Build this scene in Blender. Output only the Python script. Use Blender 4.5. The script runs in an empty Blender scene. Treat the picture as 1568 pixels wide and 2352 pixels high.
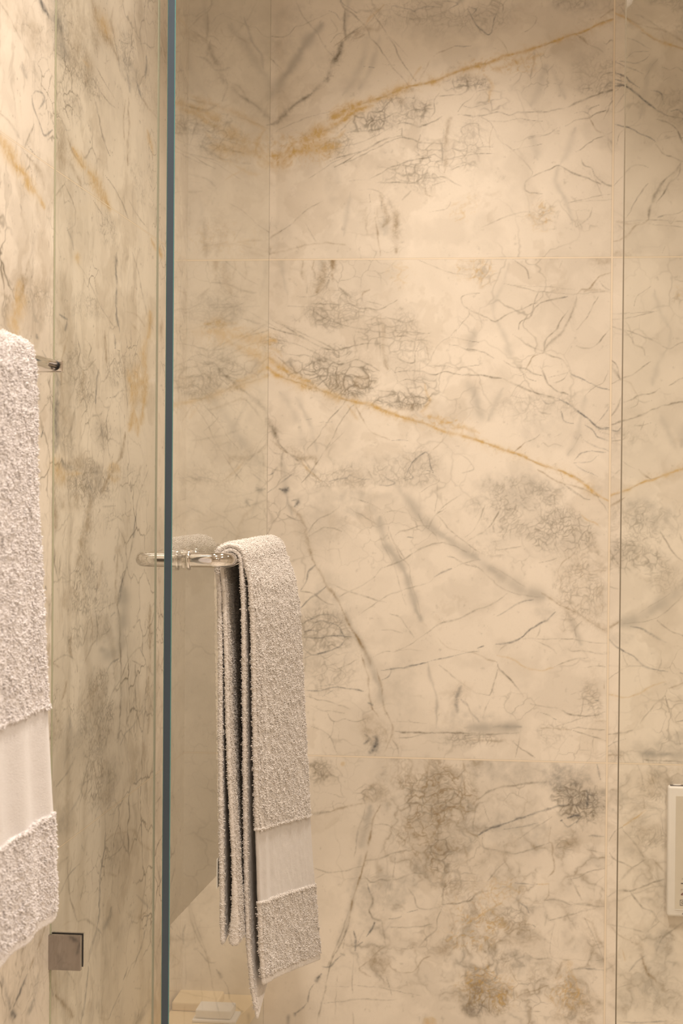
import bpy, bmesh, math
import numpy as np
from mathutils import Matrix, Vector

# ------------------------------------------------------------------ camera
W, H, F = 1568.0, 2352.0, 3856.0
CAM_Z = 1.30
vY = np.array([423.0, 46.0, -F]); vY /= np.linalg.norm(vY)            # world +Y (into the room) seen in camera axes
vX = np.array([35134.0, -331.0, 3856.0]); vX -= vY * vX.dot(vY); vX /= np.linalg.norm(vX)
vZ = np.cross(vX, vY)
R = np.array([vX, vY, vZ])                                             # camera axes -> world axes
CAMP = np.array([0.0, 0.0, CAM_Z])
cam_data = bpy.data.cameras.new('camera'); cam = bpy.data.objects.new('camera', cam_data)
bpy.context.scene.collection.objects.link(cam)
M4 = Matrix.Identity(4)
for i in range(3):
    for j in range(3): M4[i][j] = float(R[i, j])
    M4[i][3] = float(CAMP[i])
cam.matrix_world = M4
cam_data.sensor_fit = 'VERTICAL'; cam_data.sensor_height = 36.0; cam_data.lens = 36.0 * F / H
cam_data.clip_start = 0.02; cam_data.clip_end = 60
cam_data.dof.use_dof = True; cam_data.dof.focus_distance = 2.38; cam_data.dof.aperture_fstop = 9.5
sc = bpy.context.scene
sc.camera = cam

def ray(px, py):
    return R @ np.array([px - W / 2, -(py - H / 2), -F])
def atY(px, py, Y):
    d = ray(px, py); return CAMP + d * (Y / d[1])
def atX(px, py, X):
    d = ray(px, py); return CAMP + d * (X / d[0])

YB = float(atY(427, 598, 1.0)[1])
# back wall depth from a 0.88 m tall tile between the two joints
a_, b_ = atY(427, 598, 1.0), atY(427, 1728, 1.0)
YB = 0.88 / (a_[2] - b_[2])
XL = float(atY(427, 1160, YB)[0])                                      # left wall plane
ZT = float(atY(427, 598, YB)[2]); ZL = float(atY(427, 1728, YB)[2])      # tile joints
XJ = float(atY(1402, 900, YB)[0])                                      # vertical joint
YG = float(atX(120, 1160, XL)[1])                                      # plane of the fixed glass
XD = float(atY(394, 1160, YG)[0])                                      # door face (room side)
CEIL, XR, YN = 2.45, 1.75, -1.5

# ------------------------------------------------------------------ world, light, exposure
wd = bpy.data.worlds.new('world'); sc.world = wd; wd.use_nodes = True
wd.node_tree.nodes['Background'].inputs[0].default_value = (1.0, 0.85, 0.7, 1)
wd.node_tree.nodes['Background'].inputs[1].default_value = 0.02
sc.view_settings.view_transform = 'Standard'; sc.view_settings.look = 'None'
sc.view_settings.gamma = 1.0; sc.view_settings.exposure = -0.45; sc.view_settings.use_curve_mapping = False
WARM = (1.0, 0.868, 0.745)
# x, y, watts, cone degrees, blend
LAMPS = [(-0.10, YB - 0.40, 62, 100, 1.0),
         (-0.49, 2.38, 14, 130, 1.0),  # unseen lamp added to brighten the corner behind the door
         (0.75, YB - 0.40, 20, 110, 1.0),
         (-0.25, 1.75, 74, 145, 1.0),
         (0.55, 1.55, 80, 150, 1.0),  # this and the lamps below: unseen broad fill, added for the general light
         (0.20, 0.30, 95, 150, 1.0),
         (1.00, -0.50, 95, 150, 1.0)]
lamp_objs = []
for (lx, ly, wt, cone, bl) in LAMPS:
    ld = bpy.data.lights.new('downlight_lamp', 'SPOT'); ld.energy = wt; ld.color = WARM
    ld.spot_size = math.radians(cone); ld.spot_blend = bl; ld.shadow_soft_size = 0.035
    lo = bpy.data.objects.new('downlight_lamp', ld); sc.collection.objects.link(lo)
    lo.location = (lx, ly, CEIL - 0.03)
    lamp_objs.append(lo)

# ------------------------------------------------------------------ helpers
def link(o):
    sc.collection.objects.link(o); return o
def tag(o, label=None, cat=None, group=None, kind=None):
    if label: o['label'] = label
    if cat: o['category'] = cat
    if group: o['group'] = group
    if kind: o['kind'] = kind
    return o
def empty(name, loc):
    o = bpy.data.objects.new(name, None); link(o); o.location = loc; o.empty_display_size = 0.05
    return o
def mesh_obj(name, verts, faces, mats, parent=None, smooth=True, midx=None):
    me = bpy.data.meshes.new(name)
    v = np.asarray(verts, dtype=np.float64)
    if parent is not None: v = v - np.array(parent_world(parent))
    me.from_pydata([tuple(p) for p in v], [], [tuple(int(i) for i in f) for f in faces])
    for m in (mats if isinstance(mats, (list, tuple)) else [mats]): me.materials.append(m)
    if midx is not None: me.polygons.foreach_set('material_index', np.asarray(midx, dtype=np.int32))
    me.polygons.foreach_set('use_smooth', np.full(len(me.polygons), smooth))
    me.update()
    o = link(bpy.data.objects.new(name, me))
    if parent is not None: o.parent = parent
    return o
def parent_world(p):
    l = Vector((0, 0, 0))
    while p is not None: l = l + Vector(p.location); p = p.parent
    return l
def bm_obj(name, bm, mats, parent=None, smooth=False):
    bmesh.ops.recalc_face_normals(bm, faces=bm.faces)
    me = bpy.data.meshes.new(name)
    if parent is not None: bmesh.ops.translate(bm, vec=-parent_world(parent), verts=bm.verts)
    bm.to_mesh(me); bm.free()
    for m in (mats if isinstance(mats, (list, tuple)) else [mats]): me.materials.append(m)
    me.polygons.foreach_set('use_smooth', np.full(len(me.polygons), smooth))
    o = link(bpy.data.objects.new(name, me))
    if parent is not None: o.parent = parent
    return o
def box(bm, x0, x1, y0, y1, z0, z1, bev=0.0, seg=2):
    r = bmesh.ops.create_cube(bm, size=1.0)
    vs = r['verts']
    bmesh.ops.scale(bm, vec=(x1 - x0, y1 - y0, z1 - z0), verts=vs)
    bmesh.ops.translate(bm, vec=((x0 + x1) / 2, (y0 + y1) / 2, (z0 + z1) / 2), verts=vs)
    if bev > 0:
        es = set()
        for v in vs:
            for e in v.link_edges: es.add(e)
        bmesh.ops.bevel(bm, geom=list(es), offset=bev, segments=seg, affect='EDGES', profile=0.5)
def grid_faces(nr, nc, wrap_c=False, r0=0, r1=None):
    r1 = nr - 1 if r1 is None else r1
    r = np.arange(r0, r1)[:, None]; c = np.arange(nc if wrap_c else nc - 1)[None, :]
    c2 = (c + 1) % nc
    return np.stack([r * nc + c, r * nc + c2, (r + 1) * nc + c2, (r + 1) * nc + c], -1).reshape(-1, 4)
def np_mesh(name, V, Q, mats, parent=None, smooth=True):
    me = bpy.data.meshes.new(name)
    V = np.asarray(V, np.float32)
    if parent is not None: V = V - np.array(parent_world(parent), np.float32)
    me.vertices.add(len(V)); me.vertices.foreach_set('co', V.ravel())
    Q = np.asarray(Q, np.int32)
    me.loops.add(Q.size); me.loops.foreach_set('vertex_index', Q.ravel())
    me.polygons.add(len(Q)); me.polygons.foreach_set('loop_start', np.arange(0, Q.size, 4, dtype=np.int32))
    me.update(calc_edges=True)
    me.polygons.foreach_set('use_smooth', np.full(len(Q), smooth))
    for m in (mats if isinstance(mats, (list, tuple)) else [mats]): me.materials.append(m)
    o = link(bpy.data.objects.new(name, me))
    if parent is not None: o.parent = parent
    return o
def tri_mesh(name, V, T, mat, parent):
    me = bpy.data.meshes.new(name)
    V = np.asarray(V, np.float32) - np.array(parent_world(parent), np.float32); T = np.asarray(T, np.int32)
    me.vertices.add(len(V)); me.vertices.foreach_set('co', V.ravel())
    me.loops.add(T.size); me.loops.foreach_set('vertex_index', T.ravel())
    me.polygons.add(len(T)); me.polygons.foreach_set('loop_start', np.arange(0, T.size, 3, dtype=np.int32))
    me.update(calc_edges=True); me.polygons.foreach_set('use_smooth', np.full(len(T), True)); me.materials.append(mat)
    o = link(bpy.data.objects.new(name, me)); o.parent = parent; return o
def tube(path, rad, nseg=20, closed_ends=True):
    P = np.asarray(path, float); n = len(P)
    T = np.gradient(P, axis=0); T /= np.linalg.norm(T, axis=1)[:, None]
    up = np.array([0, 0, 1.0])
    V = []
    rad = np.full(n, rad) if np.isscalar(rad) else np.asarray(rad)
    for i in range(n):
        a = np.cross(T[i], up); a /= np.linalg.norm(a); b = np.cross(a, T[i])
        for k in range(nseg):
            t = 2 * math.pi * k / nseg
            V.append(P[i] + rad[i] * (a * math.cos(t) + b * math.sin(t)))
    Fc = [tuple(q) for q in grid_faces(n, nseg, True)]
    if closed_ends:
        Fc.append(tuple(range(nseg))[::-1]); Fc.append(tuple(range((n - 1) * nseg, n * nseg)))
    return V, Fc

# ------------------------------------------------------------------ noise in numpy
def _h(ix, iy, s):
    n = (ix.astype(np.int64) * 374761393 + iy.astype(np.int64) * 668265263 + s * 1442695041) & 0x7fffffff
    n = ((n ^ (n >> 13)) * 1274126177) & 0x7fffffff
    n = (n ^ (n >> 16)) & 0xffff
    return n / 65535.0
def vnoise(x, y, s=0):
    ix = np.floor(x); iy = np.floor(y); fx = x - ix; fy = y - iy
    fx = fx * fx * (3 - 2 * fx); fy = fy * fy * (3 - 2 * fy)
    a = _h(ix, iy, s); b = _h(ix + 1, iy, s); c = _h(ix, iy + 1, s); d = _h(ix + 1, iy + 1, s)
    return (a + (b - a) * fx) * (1 - fy) + (c + (d - c) * fx) * fy
def fbm(x, y, s=0, o=4, g=0.5):
    t = 0; a = 1; n = 0
    for k in range(o):
        t = t + a * vnoise(x * 2 ** k + 17.3 * k, y * 2 ** k - 9.1 * k, s + k); n += a; a *= g
    return t / n * 2 - 1
def worley(x, y, s=0):
    ix = np.floor(x); iy = np.floor(y)
    f1 = np.full(x.shape, 9.0); f2 = np.full(x.shape, 9.0)
    for dx in (-1, 0, 1):
        for dy in (-1, 0, 1):
            cx = ix + dx; cy = iy + dy
            px = cx + 0.1 + 0.8 * _h(cx, cy, s); py = cy + 0.1 + 0.8 * _h(cx, cy, s + 77)
            d = np.hypot(px - x, py - y)
            m = d < f1
            f2 = np.where(m, f1, np.minimum(f2, d)); f1 = np.where(m, d, f1)
    return f1, f2

# ------------------------------------------------------------------ materials
def nmat(name):
    m = bpy.data.materials.new(name); m.use_nodes = True
    nt = m.node_tree; b = nt.nodes['Principled BSDF']; return m, nt, b
def lk(nt, a, b): nt.links.new(a, b)
def math_node(nt, op, a, b=None, c=None, clamp=False):
    n = nt.nodes.new('ShaderNodeMath'); n.operation = op; n.use_clamp = clamp
    for i, v in enumerate((a, b, c)):
        if v is None: continue
        if isinstance(v, (int, float)): n.inputs[i].default_value = v
        else: lk(nt, v, n.inputs[i])
    return n.outputs[0]
def noise(nt, vec, scale, detail=3, rough=0.5):
    n = nt.nodes.new('ShaderNodeTexNoise'); n.inputs['Scale'].default_value = scale
    n.inputs['Detail'].default_value = detail; n.inputs['Roughness'].default_value = rough
    if vec is not None: lk(nt, vec, n.inputs['Vector'])
    return n
def bump(nt, height, strength, dist, bsdf):
    b = nt.nodes.new('ShaderNodeBump'); b.inputs['Strength'].default_value = strength
    b.inputs['Distance'].default_value = dist; lk(nt, height, b.inputs['Height']); lk(nt, b.outputs[0], bsdf.inputs['Normal'])
def mixc(nt, fac, a, b):
    n = nt.nodes.new('ShaderNodeMix'); n.data_type = 'RGBA'
    if isinstance(fac, (int, float)): n.inputs[0].default_value = fac
    else: lk(nt, fac, n.inputs[0])
    for i, v in ((6, a), (7, b)):
        if isinstance(v, tuple): n.inputs[i].default_value = v
        else: lk(nt, v, n.inputs[i])
    return n.outputs[2]
def plain(name, col, rough=0.5, metal=0.0, nscale=60, namp=0.04):
    m, nt, b = nmat(name)
    g = nt.nodes.new('ShaderNodeNewGeometry'); n = noise(nt, g.outputs['Position'], nscale)
    c2 = tuple(max(0, c * (1 - namp * 2)) for c in col[:3]) + (1,)
    lk(nt, mixc(nt, n.outputs['Fac'], tuple(col[:3]) + (1,), c2), b.inputs['Base Color'])
    b.inputs['Roughness'].default_value = rough; b.inputs['Metallic'].default_value = metal
    return m

def marble_mat(name, axis):
    """stone colour from the mesh's own vein field, joints drawn from position"""
    m, nt, b = nmat(name)
    at = nt.nodes.new('ShaderNodeAttribute'); at.attribute_name = 'stone'
    g = nt.nodes.new('ShaderNodeNewGeometry')
    sp = nt.nodes.new('ShaderNodeSeparateXYZ'); lk(nt, g.outputs['Position'], sp.inputs[0])
    fine = noise(nt, g.outputs['Position'], 260, 4, 0.6)
    f = math_node(nt, 'MULTIPLY', math_node(nt, 'SUBTRACT', fine.outputs['Fac'], 0.5), 0.22)
    col = mixc(nt, math_node(nt, 'ABSOLUTE', f), at.outputs['Color'], (0.30, 0.26, 0.20, 1))
    # joints: a pale grout line with a thin shoulder of shadow put into the colour
    ds = []
    dz1 = math_node(nt, 'ABSOLUTE', math_node(nt, 'SUBTRACT', sp.outputs[2], ZT))
    dz2 = math_node(nt, 'ABSOLUTE', math_node(nt, 'SUBTRACT', sp.outputs[2], ZL))
    d = math_node(nt, 'MINIMUM', dz1, dz2)
    if axis == 'back':
        dx = math_node(nt, 'ABSOLUTE', math_node(nt, 'SUBTRACT', sp.outputs[0], XJ))
        dx = math_node(nt, 'MULTIPLY', dx, 0.8)
        d = math_node(nt, 'MINIMUM', d, dx)
    line = math_node(nt, 'LESS_THAN', d, 0.0012 if axis == 'back' else 0.0008)
    sh = math_node(nt, 'LESS_THAN', d, 0.0019 if axis == 'back' else 0.0014)
    col = mixc(nt, math_node(nt, 'MULTIPLY', sh, 0.30), col, (0.36, 0.27, 0.16, 1))
    col = mixc(nt, math_node(nt, 'MULTIPLY', line, 0.8), col, (0.85, 0.74, 0.59, 1))
    lk(nt, col, b.inputs['Base Color'])
    b.inputs['Roughness'].default_value = 0.38
    b.inputs['Specular IOR Level'].default_value = 0.35
    hgt = math_node(nt, 'SUBTRACT', 1.0, line)
    bump(nt, hgt, 0.3, 0.0008, b)
    return m
# ------------------------------------------------------------------ the stone: hand-laid veins
# crop frames: name -> (x origin, y origin, scale) in photograph pixels
CR = {'A': (600, 580, 3.136), 'B': (1068, 580, 3.136), 'C': (600, 1160, 3.136), 'D': (1068, 1160, 3.136),
      'E': (650, 1740, 3.136), 'F': (1068, 1740, 3.136), 'P': (600, 0, 3.136), 'Q': (1068, 0, 3.136),
      'L': (0, 0, 3.92), 'N': (0, 580, 3.92), 'O': (0, 1160, 3.92), 'R': (0, 1740, 3.843),
      'S': (370, 0, 3.793), 'T': (370, 580, 3.793)}
# "crop colour width strength : points"   colours t taupe, k slate, o gold, b brown, w soft grey band
SLAB = """
A o 9 .95:35,825 100,870 180,910 280,945 380,975 450,1000 530,1040 620,1065
A o 5 .95:620,1065 700,1080 800,1105 900,1150 1000,1185 1100,1210 1200,1240 1280,1275 1350,1300 1450,1320 1568,1360
A b 1.6 .8:35,835 120,885 240,930 380,975 480,1010 620,1065 800,1105 1000,1185 1200,1240
B o 4 .95:10,1320 60,1345 180,1385 300,1430 400,1460 500,1510 600,1545 700,1575 800,1630 880,1690 960,1750 1040,1790
B b 1.5 .7:60,1345 180,1385 300,1430 400,1460 520,1520 640,1560 760,1600 860,1660
B b 2.5 .7:520,1560 580,1600 700,1665 800,1685 900,1725 960,1760
B t 1.5 .6:700,1665 780,1720 860,1770 900,1775
A t 1.7 .75:75,485 160,530 250,585 350,640 430,680 500,700 560,705 620,685 720,660 860,655
A t 1.5 .7:35,530 120,560 200,580 280,600 345,635
A t 1.3 .6:40,600 100,620 180,640 280,670 380,715 430,745
A t 2 .8:430,745 500,780 560,805 640,790 680,775 760,800 850,850
A t 1.7 .75:320,395 400,435 460,475 530,500 600,525 700,545 770,550
A t 1.5 .6:350,370 450,370 560,375 640,370 700,400 780,405 860,410 920,375 980,345
A t 1.4 .6:560,500 640,485 720,470
A t 1.3 .6:740,345 800,360 880,385
A t 1.3 .5:700,400 705,470 690,540 770,560
A t 1.3 .5:250,315 330,320 400,300 460,240
A t 1.2 .4:175,385 260,390 330,390
A b 6 .45:860,450 880,560 875,680 890,780 910,840
A t 1.4 .5:840,470 850,560 850,650 860,760
A t 1.4 .7:890,545 960,560 1050,570 1130,580 1220,580
A t 1.4 .7:900,620 980,600 1050,605 1130,630 1210,632
A t 1.4 .6:890,460 980,490 1040,505 1110,480
A t 1.2 .6:1040,505 1010,560 980,600
A t 1.3 .65:1140,640 1110,720 1105,790 1050,790 980,760 1010,700
A b 1.6 .5:1190,590 1190,680 1210,780
A t 1.3 .6:790,470 800,520 850,520
A t 1.3 .6:680,560 670,640 690,720
A t 1.6 .7:960,860 1050,850 1150,855 1240,880 1330,860 1400,880 1480,880 1568,890
A t 1.2 .55:1100,860 1200,800 1250,700 1290,650 1350,610 1420,540 1500,450
A t 1.7 .65:1500,450 1490,410 1450,380 1440,330 1480,300 1568,290
A t 1.4 .5:1120,50 1230,95 1320,130 1410,155 1480,160
A t 1.3 .6:1350,605 1420,620 1490,635 1568,650
A t 1.4 .65:1350,660 1420,675 1500,710 1568,715
A t 1.2 .5:1170,820 1300,815 1400,830 1480,820 1568,815
A t 1.2 .6:980,940 1050,910 1130,930 1210,945
A t 1.2 .6:960,880 1000,940 1050,970 1090,1020 1170,1050
A t 1.4 .6:760,830 790,880 790,960 830,1020
A t 1.4 .6:800,990 900,1000 980,1010 1050,1050
A t 1.4 .6:150,730 240,740 320,740 400,760 430,800
A t 2 .7:370,740 360,800 310,830 320,880 400,880 440,920 490,980
A t 1.6 .7:400,830 460,850 520,880 560,860 620,890 700,900 760,880
A t 1.5 .6:520,740 560,760 560,700 640,690
A b 2 .6:90,730 150,780 200,830 260,870 290,880
A b 1.8 .6:250,770 280,780
A o 4 .55:1180,950 1190,1020 1210,1060 1180,1120 1150,1150
A o 6 .45:1200,1180 1300,1210 1400,1250 1500,1270 1568,1300
A o 3 .6:1250,1190 1340,1220 1400,1255 1470,1260
A o 5 .5:620,1100 650,1150 690,1200
A o 4 .5:40,690 100,700 150,750
A t 1.3 .6:610,1065 570,1120 500,1190 450,1260 390,1350 330,1420 300,1490 230,1560 180,1600
A t 1 .4:610,1270 540,1350 480,1410 440,1440
A k 1.6 .6:270,1212 290,1208
A k 2 .6:320,1205 360,1198
A k 1.6 .6:460,1225 510,1220
A t 1.2 .4:50,1250 80,1220 110,1215
A b 1.5 .5:770,1270 820,1310 880,1330 940,1355
A k 1.8 .5:940,1355 990,1352 1055,1355
A b 2.4 .85:60,1350 110,1385 150,1420 200,1450 260,1475 300,1490
A b 4 .6:210,1410 250,1420 290,1440
A t 1.4 .5:40,1380 90,1440 150,1450
A w 7 .8:150,1470 160,1560 170,1680 190,1800 220,1882
A k 6 .9:130,1700 170,1715 195,1700
A k 5 .7:215,1790 250,1780 265,1800 240,1830
A k 1.5 .6:30,1610 80,1590 110,1550
A k 1.6 .6:30,1740 100,1690 150,1650 230,1590
A t 1.3 .5:30,1430 90,1470 40,1560
A t 1.3 .5:30,1800 90,1810 140,1870
A w 10 .45:130,1000 220,1130 280,1270 310,1420
A o 3 .5:290,1500 330,1560 400,1620 430,1650
A t 1.4 .6:300,1490 360,1570 420,1640 470,1660
A t 1.3 .6:470,1660 500,1600 550,1570 600,1560 650,1540
A k 1.6 .7:480,1650 560,1630 620,1620 640,1600 700,1630 790,1640
A k 1.4 .7:810,1675 900,1678 960,1660 890,1620
A t 1.3 .6:620,1745 700,1780 780,1810 860,1850
A w 14 .8:960,1660 1020,1740 1090,1810 1160,1882
A k 1.4 .7:1030,1630 1060,1560 1110,1490 1190,1440 1220,1540 1240,1590
A k 1.3 .6:1160,1580 1200,1570 1240,1590
A k 1.3 .6:1030,1640 1090,1620 1060,1580
A t 1.2 .5:1250,1880 1270,1750 1260,1640
A t 1.3 .6:1270,1870 1350,1800 1440,1740
A t 1.3 .6:1140,1730 1200,1690 1280,1650 1280,1600
A t 1.2 .5:1410,1440 1480,1480 1530,1560 1440,1590
A b 1.4 .4:1320,1300 1300,1360 1240,1420
A t 1.1 .4:750,160 800,170 880,190 910,240
A b 5 .6:300,60 290,150 300,190
A b 9 .75:420,50 450,100 430,180 400,280
A t 2.6 .6:330,230 325,290
A b 3 .5:350,90 380,130 380,180
A t 4 .6:560,250 600,290 620,310
A b 3.5 .6:780,270 730,290 725,330
A o 3 .35:940,90 1010,130 980,180 1050,220
B t 1.7 .65:0,395 60,430 150,465 220,495 300,450 370,420 430,400 520,360
B t 1.8 .7:735,318 660,335 580,350 520,385 480,430 460,470 400,500 385,550
B k 2.6 .7:735,316 700,325
B t 1.2 .5:460,470 500,350 540,260
B t 1.2 .5:600,330 640,270 660,300
B b 2.4 .85:1050,145 990,160 940,200 890,260 840,270 800,300
B t 3.4 .6:800,300 795,370 770,430 740,500 690,580 640,620 590,670 560,720
B b 1.8 .75:560,720 490,750 460,800 430,850
B t 2 .75:740,420 690,490 650,560 600,600 575,640 570,700
B t 1.6 .75:340,590 400,630 470,680 540,705 620,750 700,775 750,850
B k 1.7 .75:750,855 770,880 850,915 940,960 1040,990
B t 1.3 .5:690,780 700,830
B t 1.2 .5:280,225 400,250 520,280 640,290 760,300 900,290 1040,280
B t 1.1 .4:300,230 420,240 620,250 800,270
B b 3 .45:860,280 950,270 1050,290
B w 6 .5:320,70 270,240 200,380 215,490
B t 1.6 .6:340,50 400,90 440,120 460,190
B t 1.3 .5:700,60 680,110
B t 1.5 .6:960,200 1000,250 1045,270
B t 1.5 .7:960,310 920,380 890,440 850,500 800,560
B k 2.4 .6:900,425 885,445
B t 1.8 .75:1050,545 1000,600 960,650 910,690 850,690 800,670
B t 2 .85:0,885 100,880 180,895 260,905
B t 2.1 .9:260,905 330,940 440,985 520,1015 600,1035 660,1050
B k 2.2 .95:660,1050 740,1090 820,1150 900,1215 960,1260 1040,1280
B t 1.6 .7:0,690 80,705 150,725 210,765
B t 1.7 .75:270,780 340,820 430,835 480,865 560,890
B t 1.8 .75:540,820 570,890 600,950 660,1000 740,1025
B t 1.3 .6:430,835 440,900 510,930
B t 1.4 .6:330,870 400,885 450,850 400,830
B t 1.2 .5:750,855 700,880 600,900
B t 1.2 .5:750,855 700,920 620,940
B t 1.3 .55:860,1030 920,980 1000,930 1030,840
B k 1.4 .55:940,1240 1000,1170 1040,1110
B k 3 .85:960,1275 1000,1265 1040,1262
B k 1.8 .8:860,1240 930,1290 960,1330 1040,1355
B k 1.8 .8:970,1290 1000,1300 1040,1310
B t 1.4 .6:330,1030 400,1050 460,1050
B t 1.4 .6:390,1020 400,1050 415,1085
B t 1.4 .65:500,1090 540,1150 620,1165
B k 1.5 .6:540,1040 580,1090 640,1080
B k 1.8 .7:690,1130 710,1210 780,1230
B t 1.2 .5:700,1290 680,1310 640,1330
B b 3 .85:340,1440 400,1400 430,1370
B t 1.4 .7:430,1370 500,1340 540,1310
B t 1.4 .65:540,1390 560,1370 600,1400 640,1380 700,1400
B k 1.5 .6:780,1500 830,1450 900,1430 1010,1440
B k 1.3 .5:780,1515 900,1505 960,1460
B k 1.4 .6:840,1350 920,1390 1010,1420 1040,1440
B t 1.2 .5:830,1310 780,1400 730,1460
B k 1.1 .5:780,1520 860,1570 950,1610
B b 1.2 .5:680,1570 710,1650 
B w 14 .6:70,540 30,700
B w 13 .7:20,930 80,1060 120,1200
B w 10 .5:270,980 220,1080 170,1200
B w 9 .5:230,500 290,620 330,760
B w 10 .5:860,1040 800,1350 740,1450
B t 1.3 .5:730,1690 800,1740 870,1780
B t 1.2 .5:930,1720 980,1800 1030,1870
B t 1.3 .6:240,1850 310,1800 280,1760 350,1740
C b 5 .5:200,0 260,60 300,130 320,200 340,300
C b 3.4 .75:330,230 350,330 380,410 430,500 470,580 530,650 570,720
C b 3.6 .85:570,720 600,790 630,860 680,940 720,1010 760,1080 790,1150
C w 9 .7:600,760 650,880 720,1010 790,1150 840,1280 880,1440
C b 2.4 .8:720,1080 750,1180 770,1260 775,1340 790,1440 840,1530
C b 2.4 .7:830,1180 850,1260 870,1350 880,1440 910,1520 950,1600 930,1690 880,1780
C b 5 .4:840,1560 900,1640 900,1700
C k 11 .95:800,1670 830,1690 810,1750 780,1780
C k 5 .8:770,1425 800,1440 
C k 4 .6:740,1650 780,1680 740,1720
C t 2.2 .6:140,0 130,70 80,130 40,220
C k 2.2 .75:280,620 330,540 340,480 390,430
C k 2.6 .8:275,745 340,680 400,640 460,590
C t 1.6 .55:270,620 380,640 460,700 520,720
C t 1.5 .6:160,60 230,100 300,110
C t 1.6 .55:320,230 380,130 480,70 560,20
C t 1.6 .6:310,240 420,180 480,160 580,190
C t 1.4 .6:490,560 600,610 720,650 820,680 900,705
C t 1.3 .5:560,660 680,600 800,530 870,450
C t 1.8 .65:870,450 960,420 1030,390 1100,340 1180,300 1260,280 1330,270
C k 2.2 .65:1250,520 1310,480 1370,460
C t 1.4 .5:1390,450 1450,420 1568,390
C t 1.2 .5:1250,520 1200,560 1090,590 1000,620 900,660 700,790
C t 1.6 .7:920,780 1000,810 1040,870 1100,950
C t 1.3 .55:860,900 940,900 1020,920
C k 1.7 .75:290,950 400,960 500,940 650,950
C k 2 .8:290,1020 360,1075 460,1060 560,1020 600,980
C k 1.6 .7:300,1110 360,1080
C k 1.5 .6:280,860 380,810 450,790 520,800 580,850
C k 1.5 .65:370,860 420,830 500,850 560,880 600,960
C k 1.4 .6:280,930 350,900 430,930 480,990
C k 1.8 .7:310,1330 420,1340 520,1310 620,1320 740,1340
C k 1.4 .6:400,1310 480,1300 540,1290
C t 1.6 .65:310,1370 400,1400 500,1420 640,1470
C k 1.5 .6:440,1380 520,1330
C t 1.3 .55:560,1280 610,1230 560,1180 480,1120 420,1080
C t 1.3 .5:520,1190 600,1160 700,1110
C t 1.3 .5:470,1490 520,1560 600,1540 680,1560 780,1530
C t 1.4 .5:350,1440 440,1480 500,1480 600,1500
C t 1.4 .55:350,1590 430,1620 500,1680 540,1780
C t 1.3 .5:520,1560 510,1640 470,1690
C k 2.2 .85:860,1190 960,1180 1080,1160 1200,1130
C k 1.5 .7:1200,1130 1320,1100 1440,1070 1568,1050
C k 1.8 .6:940,1180 920,1230 870,1260
C t 1.4 .55:790,1100 880,1060 980,1050 1080,1000 1180,930 1260,870
C t 2 .7:1230,890 1300,850 1380,830 1480,790 1568,745
C t 1.2 .5:960,1050 1060,1040 1160,1050
C b 1.1 .4:1270,960 1330,1020 1430,1050 1568,1060
C w 4 .9:1200,1140 1220,1250 1260,1370 1265,1480 1260,1610
C t 1.4 .55:1280,1150 1360,1220 1440,1280 1540,1350
C t 2 .75:960,1630 1060,1640 1200,1640 1330,1640 1568,1645
C t 1.5 .6:960,1680 1080,1670 1180,1650
C t 1.1 .4:940,1560 1080,1560 1200,1580
C t 2 .6:940,1690 980,1740 990,1790
C k 7 .55:1440,1300 1400,1400 1410,1500
C k 5 .5:1440,1400 1480,1440
C k 6 .4:1520,1500 1568,1560
C w 10 .9:850,80 870,200 920,330 1000,420 1060,560 1120,760 1150,820
C t 1.3 .5:880,70 940,240 1000,370 1060,440 1080,560 1130,720 1150,810
C t 1.2 .4:840,150 880,290 960,440 990,560 1040,720
C w 13 .9:1080,0 1150,90 1230,170 1320,230 1420,300 1568,400
C t 1.3 .6:1130,60 1160,130 1200,170 1260,220
C t 1.5 .7:1340,10 1260,65 1220,120 1200,170
C t 1.2 .6:1260,65 1330,150 1420,230 1568,340
C t 1.6 .7:960,220 1000,190 1060,180 1130,150 1220,150
C k 3 .7:1050,230 1090,235
C t 1.2 .5:920,260 980,300 1030,380
C t 1.8 .6:1300,270 1380,290 1480,340
C t 1.5 .6:1360,360 1440,410 1520,440 1568,450
C k 2 .6:1340,370 1390,380
C t 1.3 .5:600,10 700,60 780,110 870,170
C t 1.2 .5:870,60 960,40 1060,60
D k 2.1 1:90,1030 130,1015
D k 2.4 1:220,1005 300,995 380,970 420,940 460,900 540,855 600,820 650,770
D t 1.4 .55:380,965 500,965 640,965 760,965 880,985 1030,995
D t 1.8 .65:740,1030 760,1050 850,1050 940,1065 1010,1080
D b 2 .55:0,1060 80,1070 160,1110 225,1130
D t 2 .75:225,1130 240,1180 310,1240 370,1310 420,1380
D t 1.7 .75:470,1430 490,1435 600,1455 680,1465 760,1510 900,1520 1010,1490
D t 1.8 .7:235,1180 215,1260 190,1340 180,1370
D t 1.4 .55:0,1310 60,1350 180,1370
D t 2 .6:180,1400 150,1460 130,1530
D o 2.2 .45:230,1080 340,1110 420,1160 520,1190 640,1170
D t 1.6 .55:640,1170 760,1115 880,1100
D t 1.2 .45:230,1080 260,1030 320,1000
D b 2.2 .8:540,1605 600,1605 660,1610 760,1620
D t 1.9 .8:760,1620 860,1650 960,1680 1020,1700
D t 1.5 .6:760,1615 840,1605 1000,1620
D t 1.5 .6:520,1490 590,1510 640,1540
D k 2 .6:630,1535 655,1545
D t 1.5 .6:640,1600 760,1560 860,1530
D t 1.6 .6:0,790 100,750 200,710 300,640
D k 2.4 .6:230,800 320,750 400,700 490,680
D w 16 .9:0,330 150,440 300,540 420,620 560,660
D b 7 .4:560,640 680,710 820,790 960,870 1040,920
D b 3 .85:550,630 620,680 680,720
D b 2.4 .75:680,720 760,755 830,790 930,860 1020,912
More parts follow.
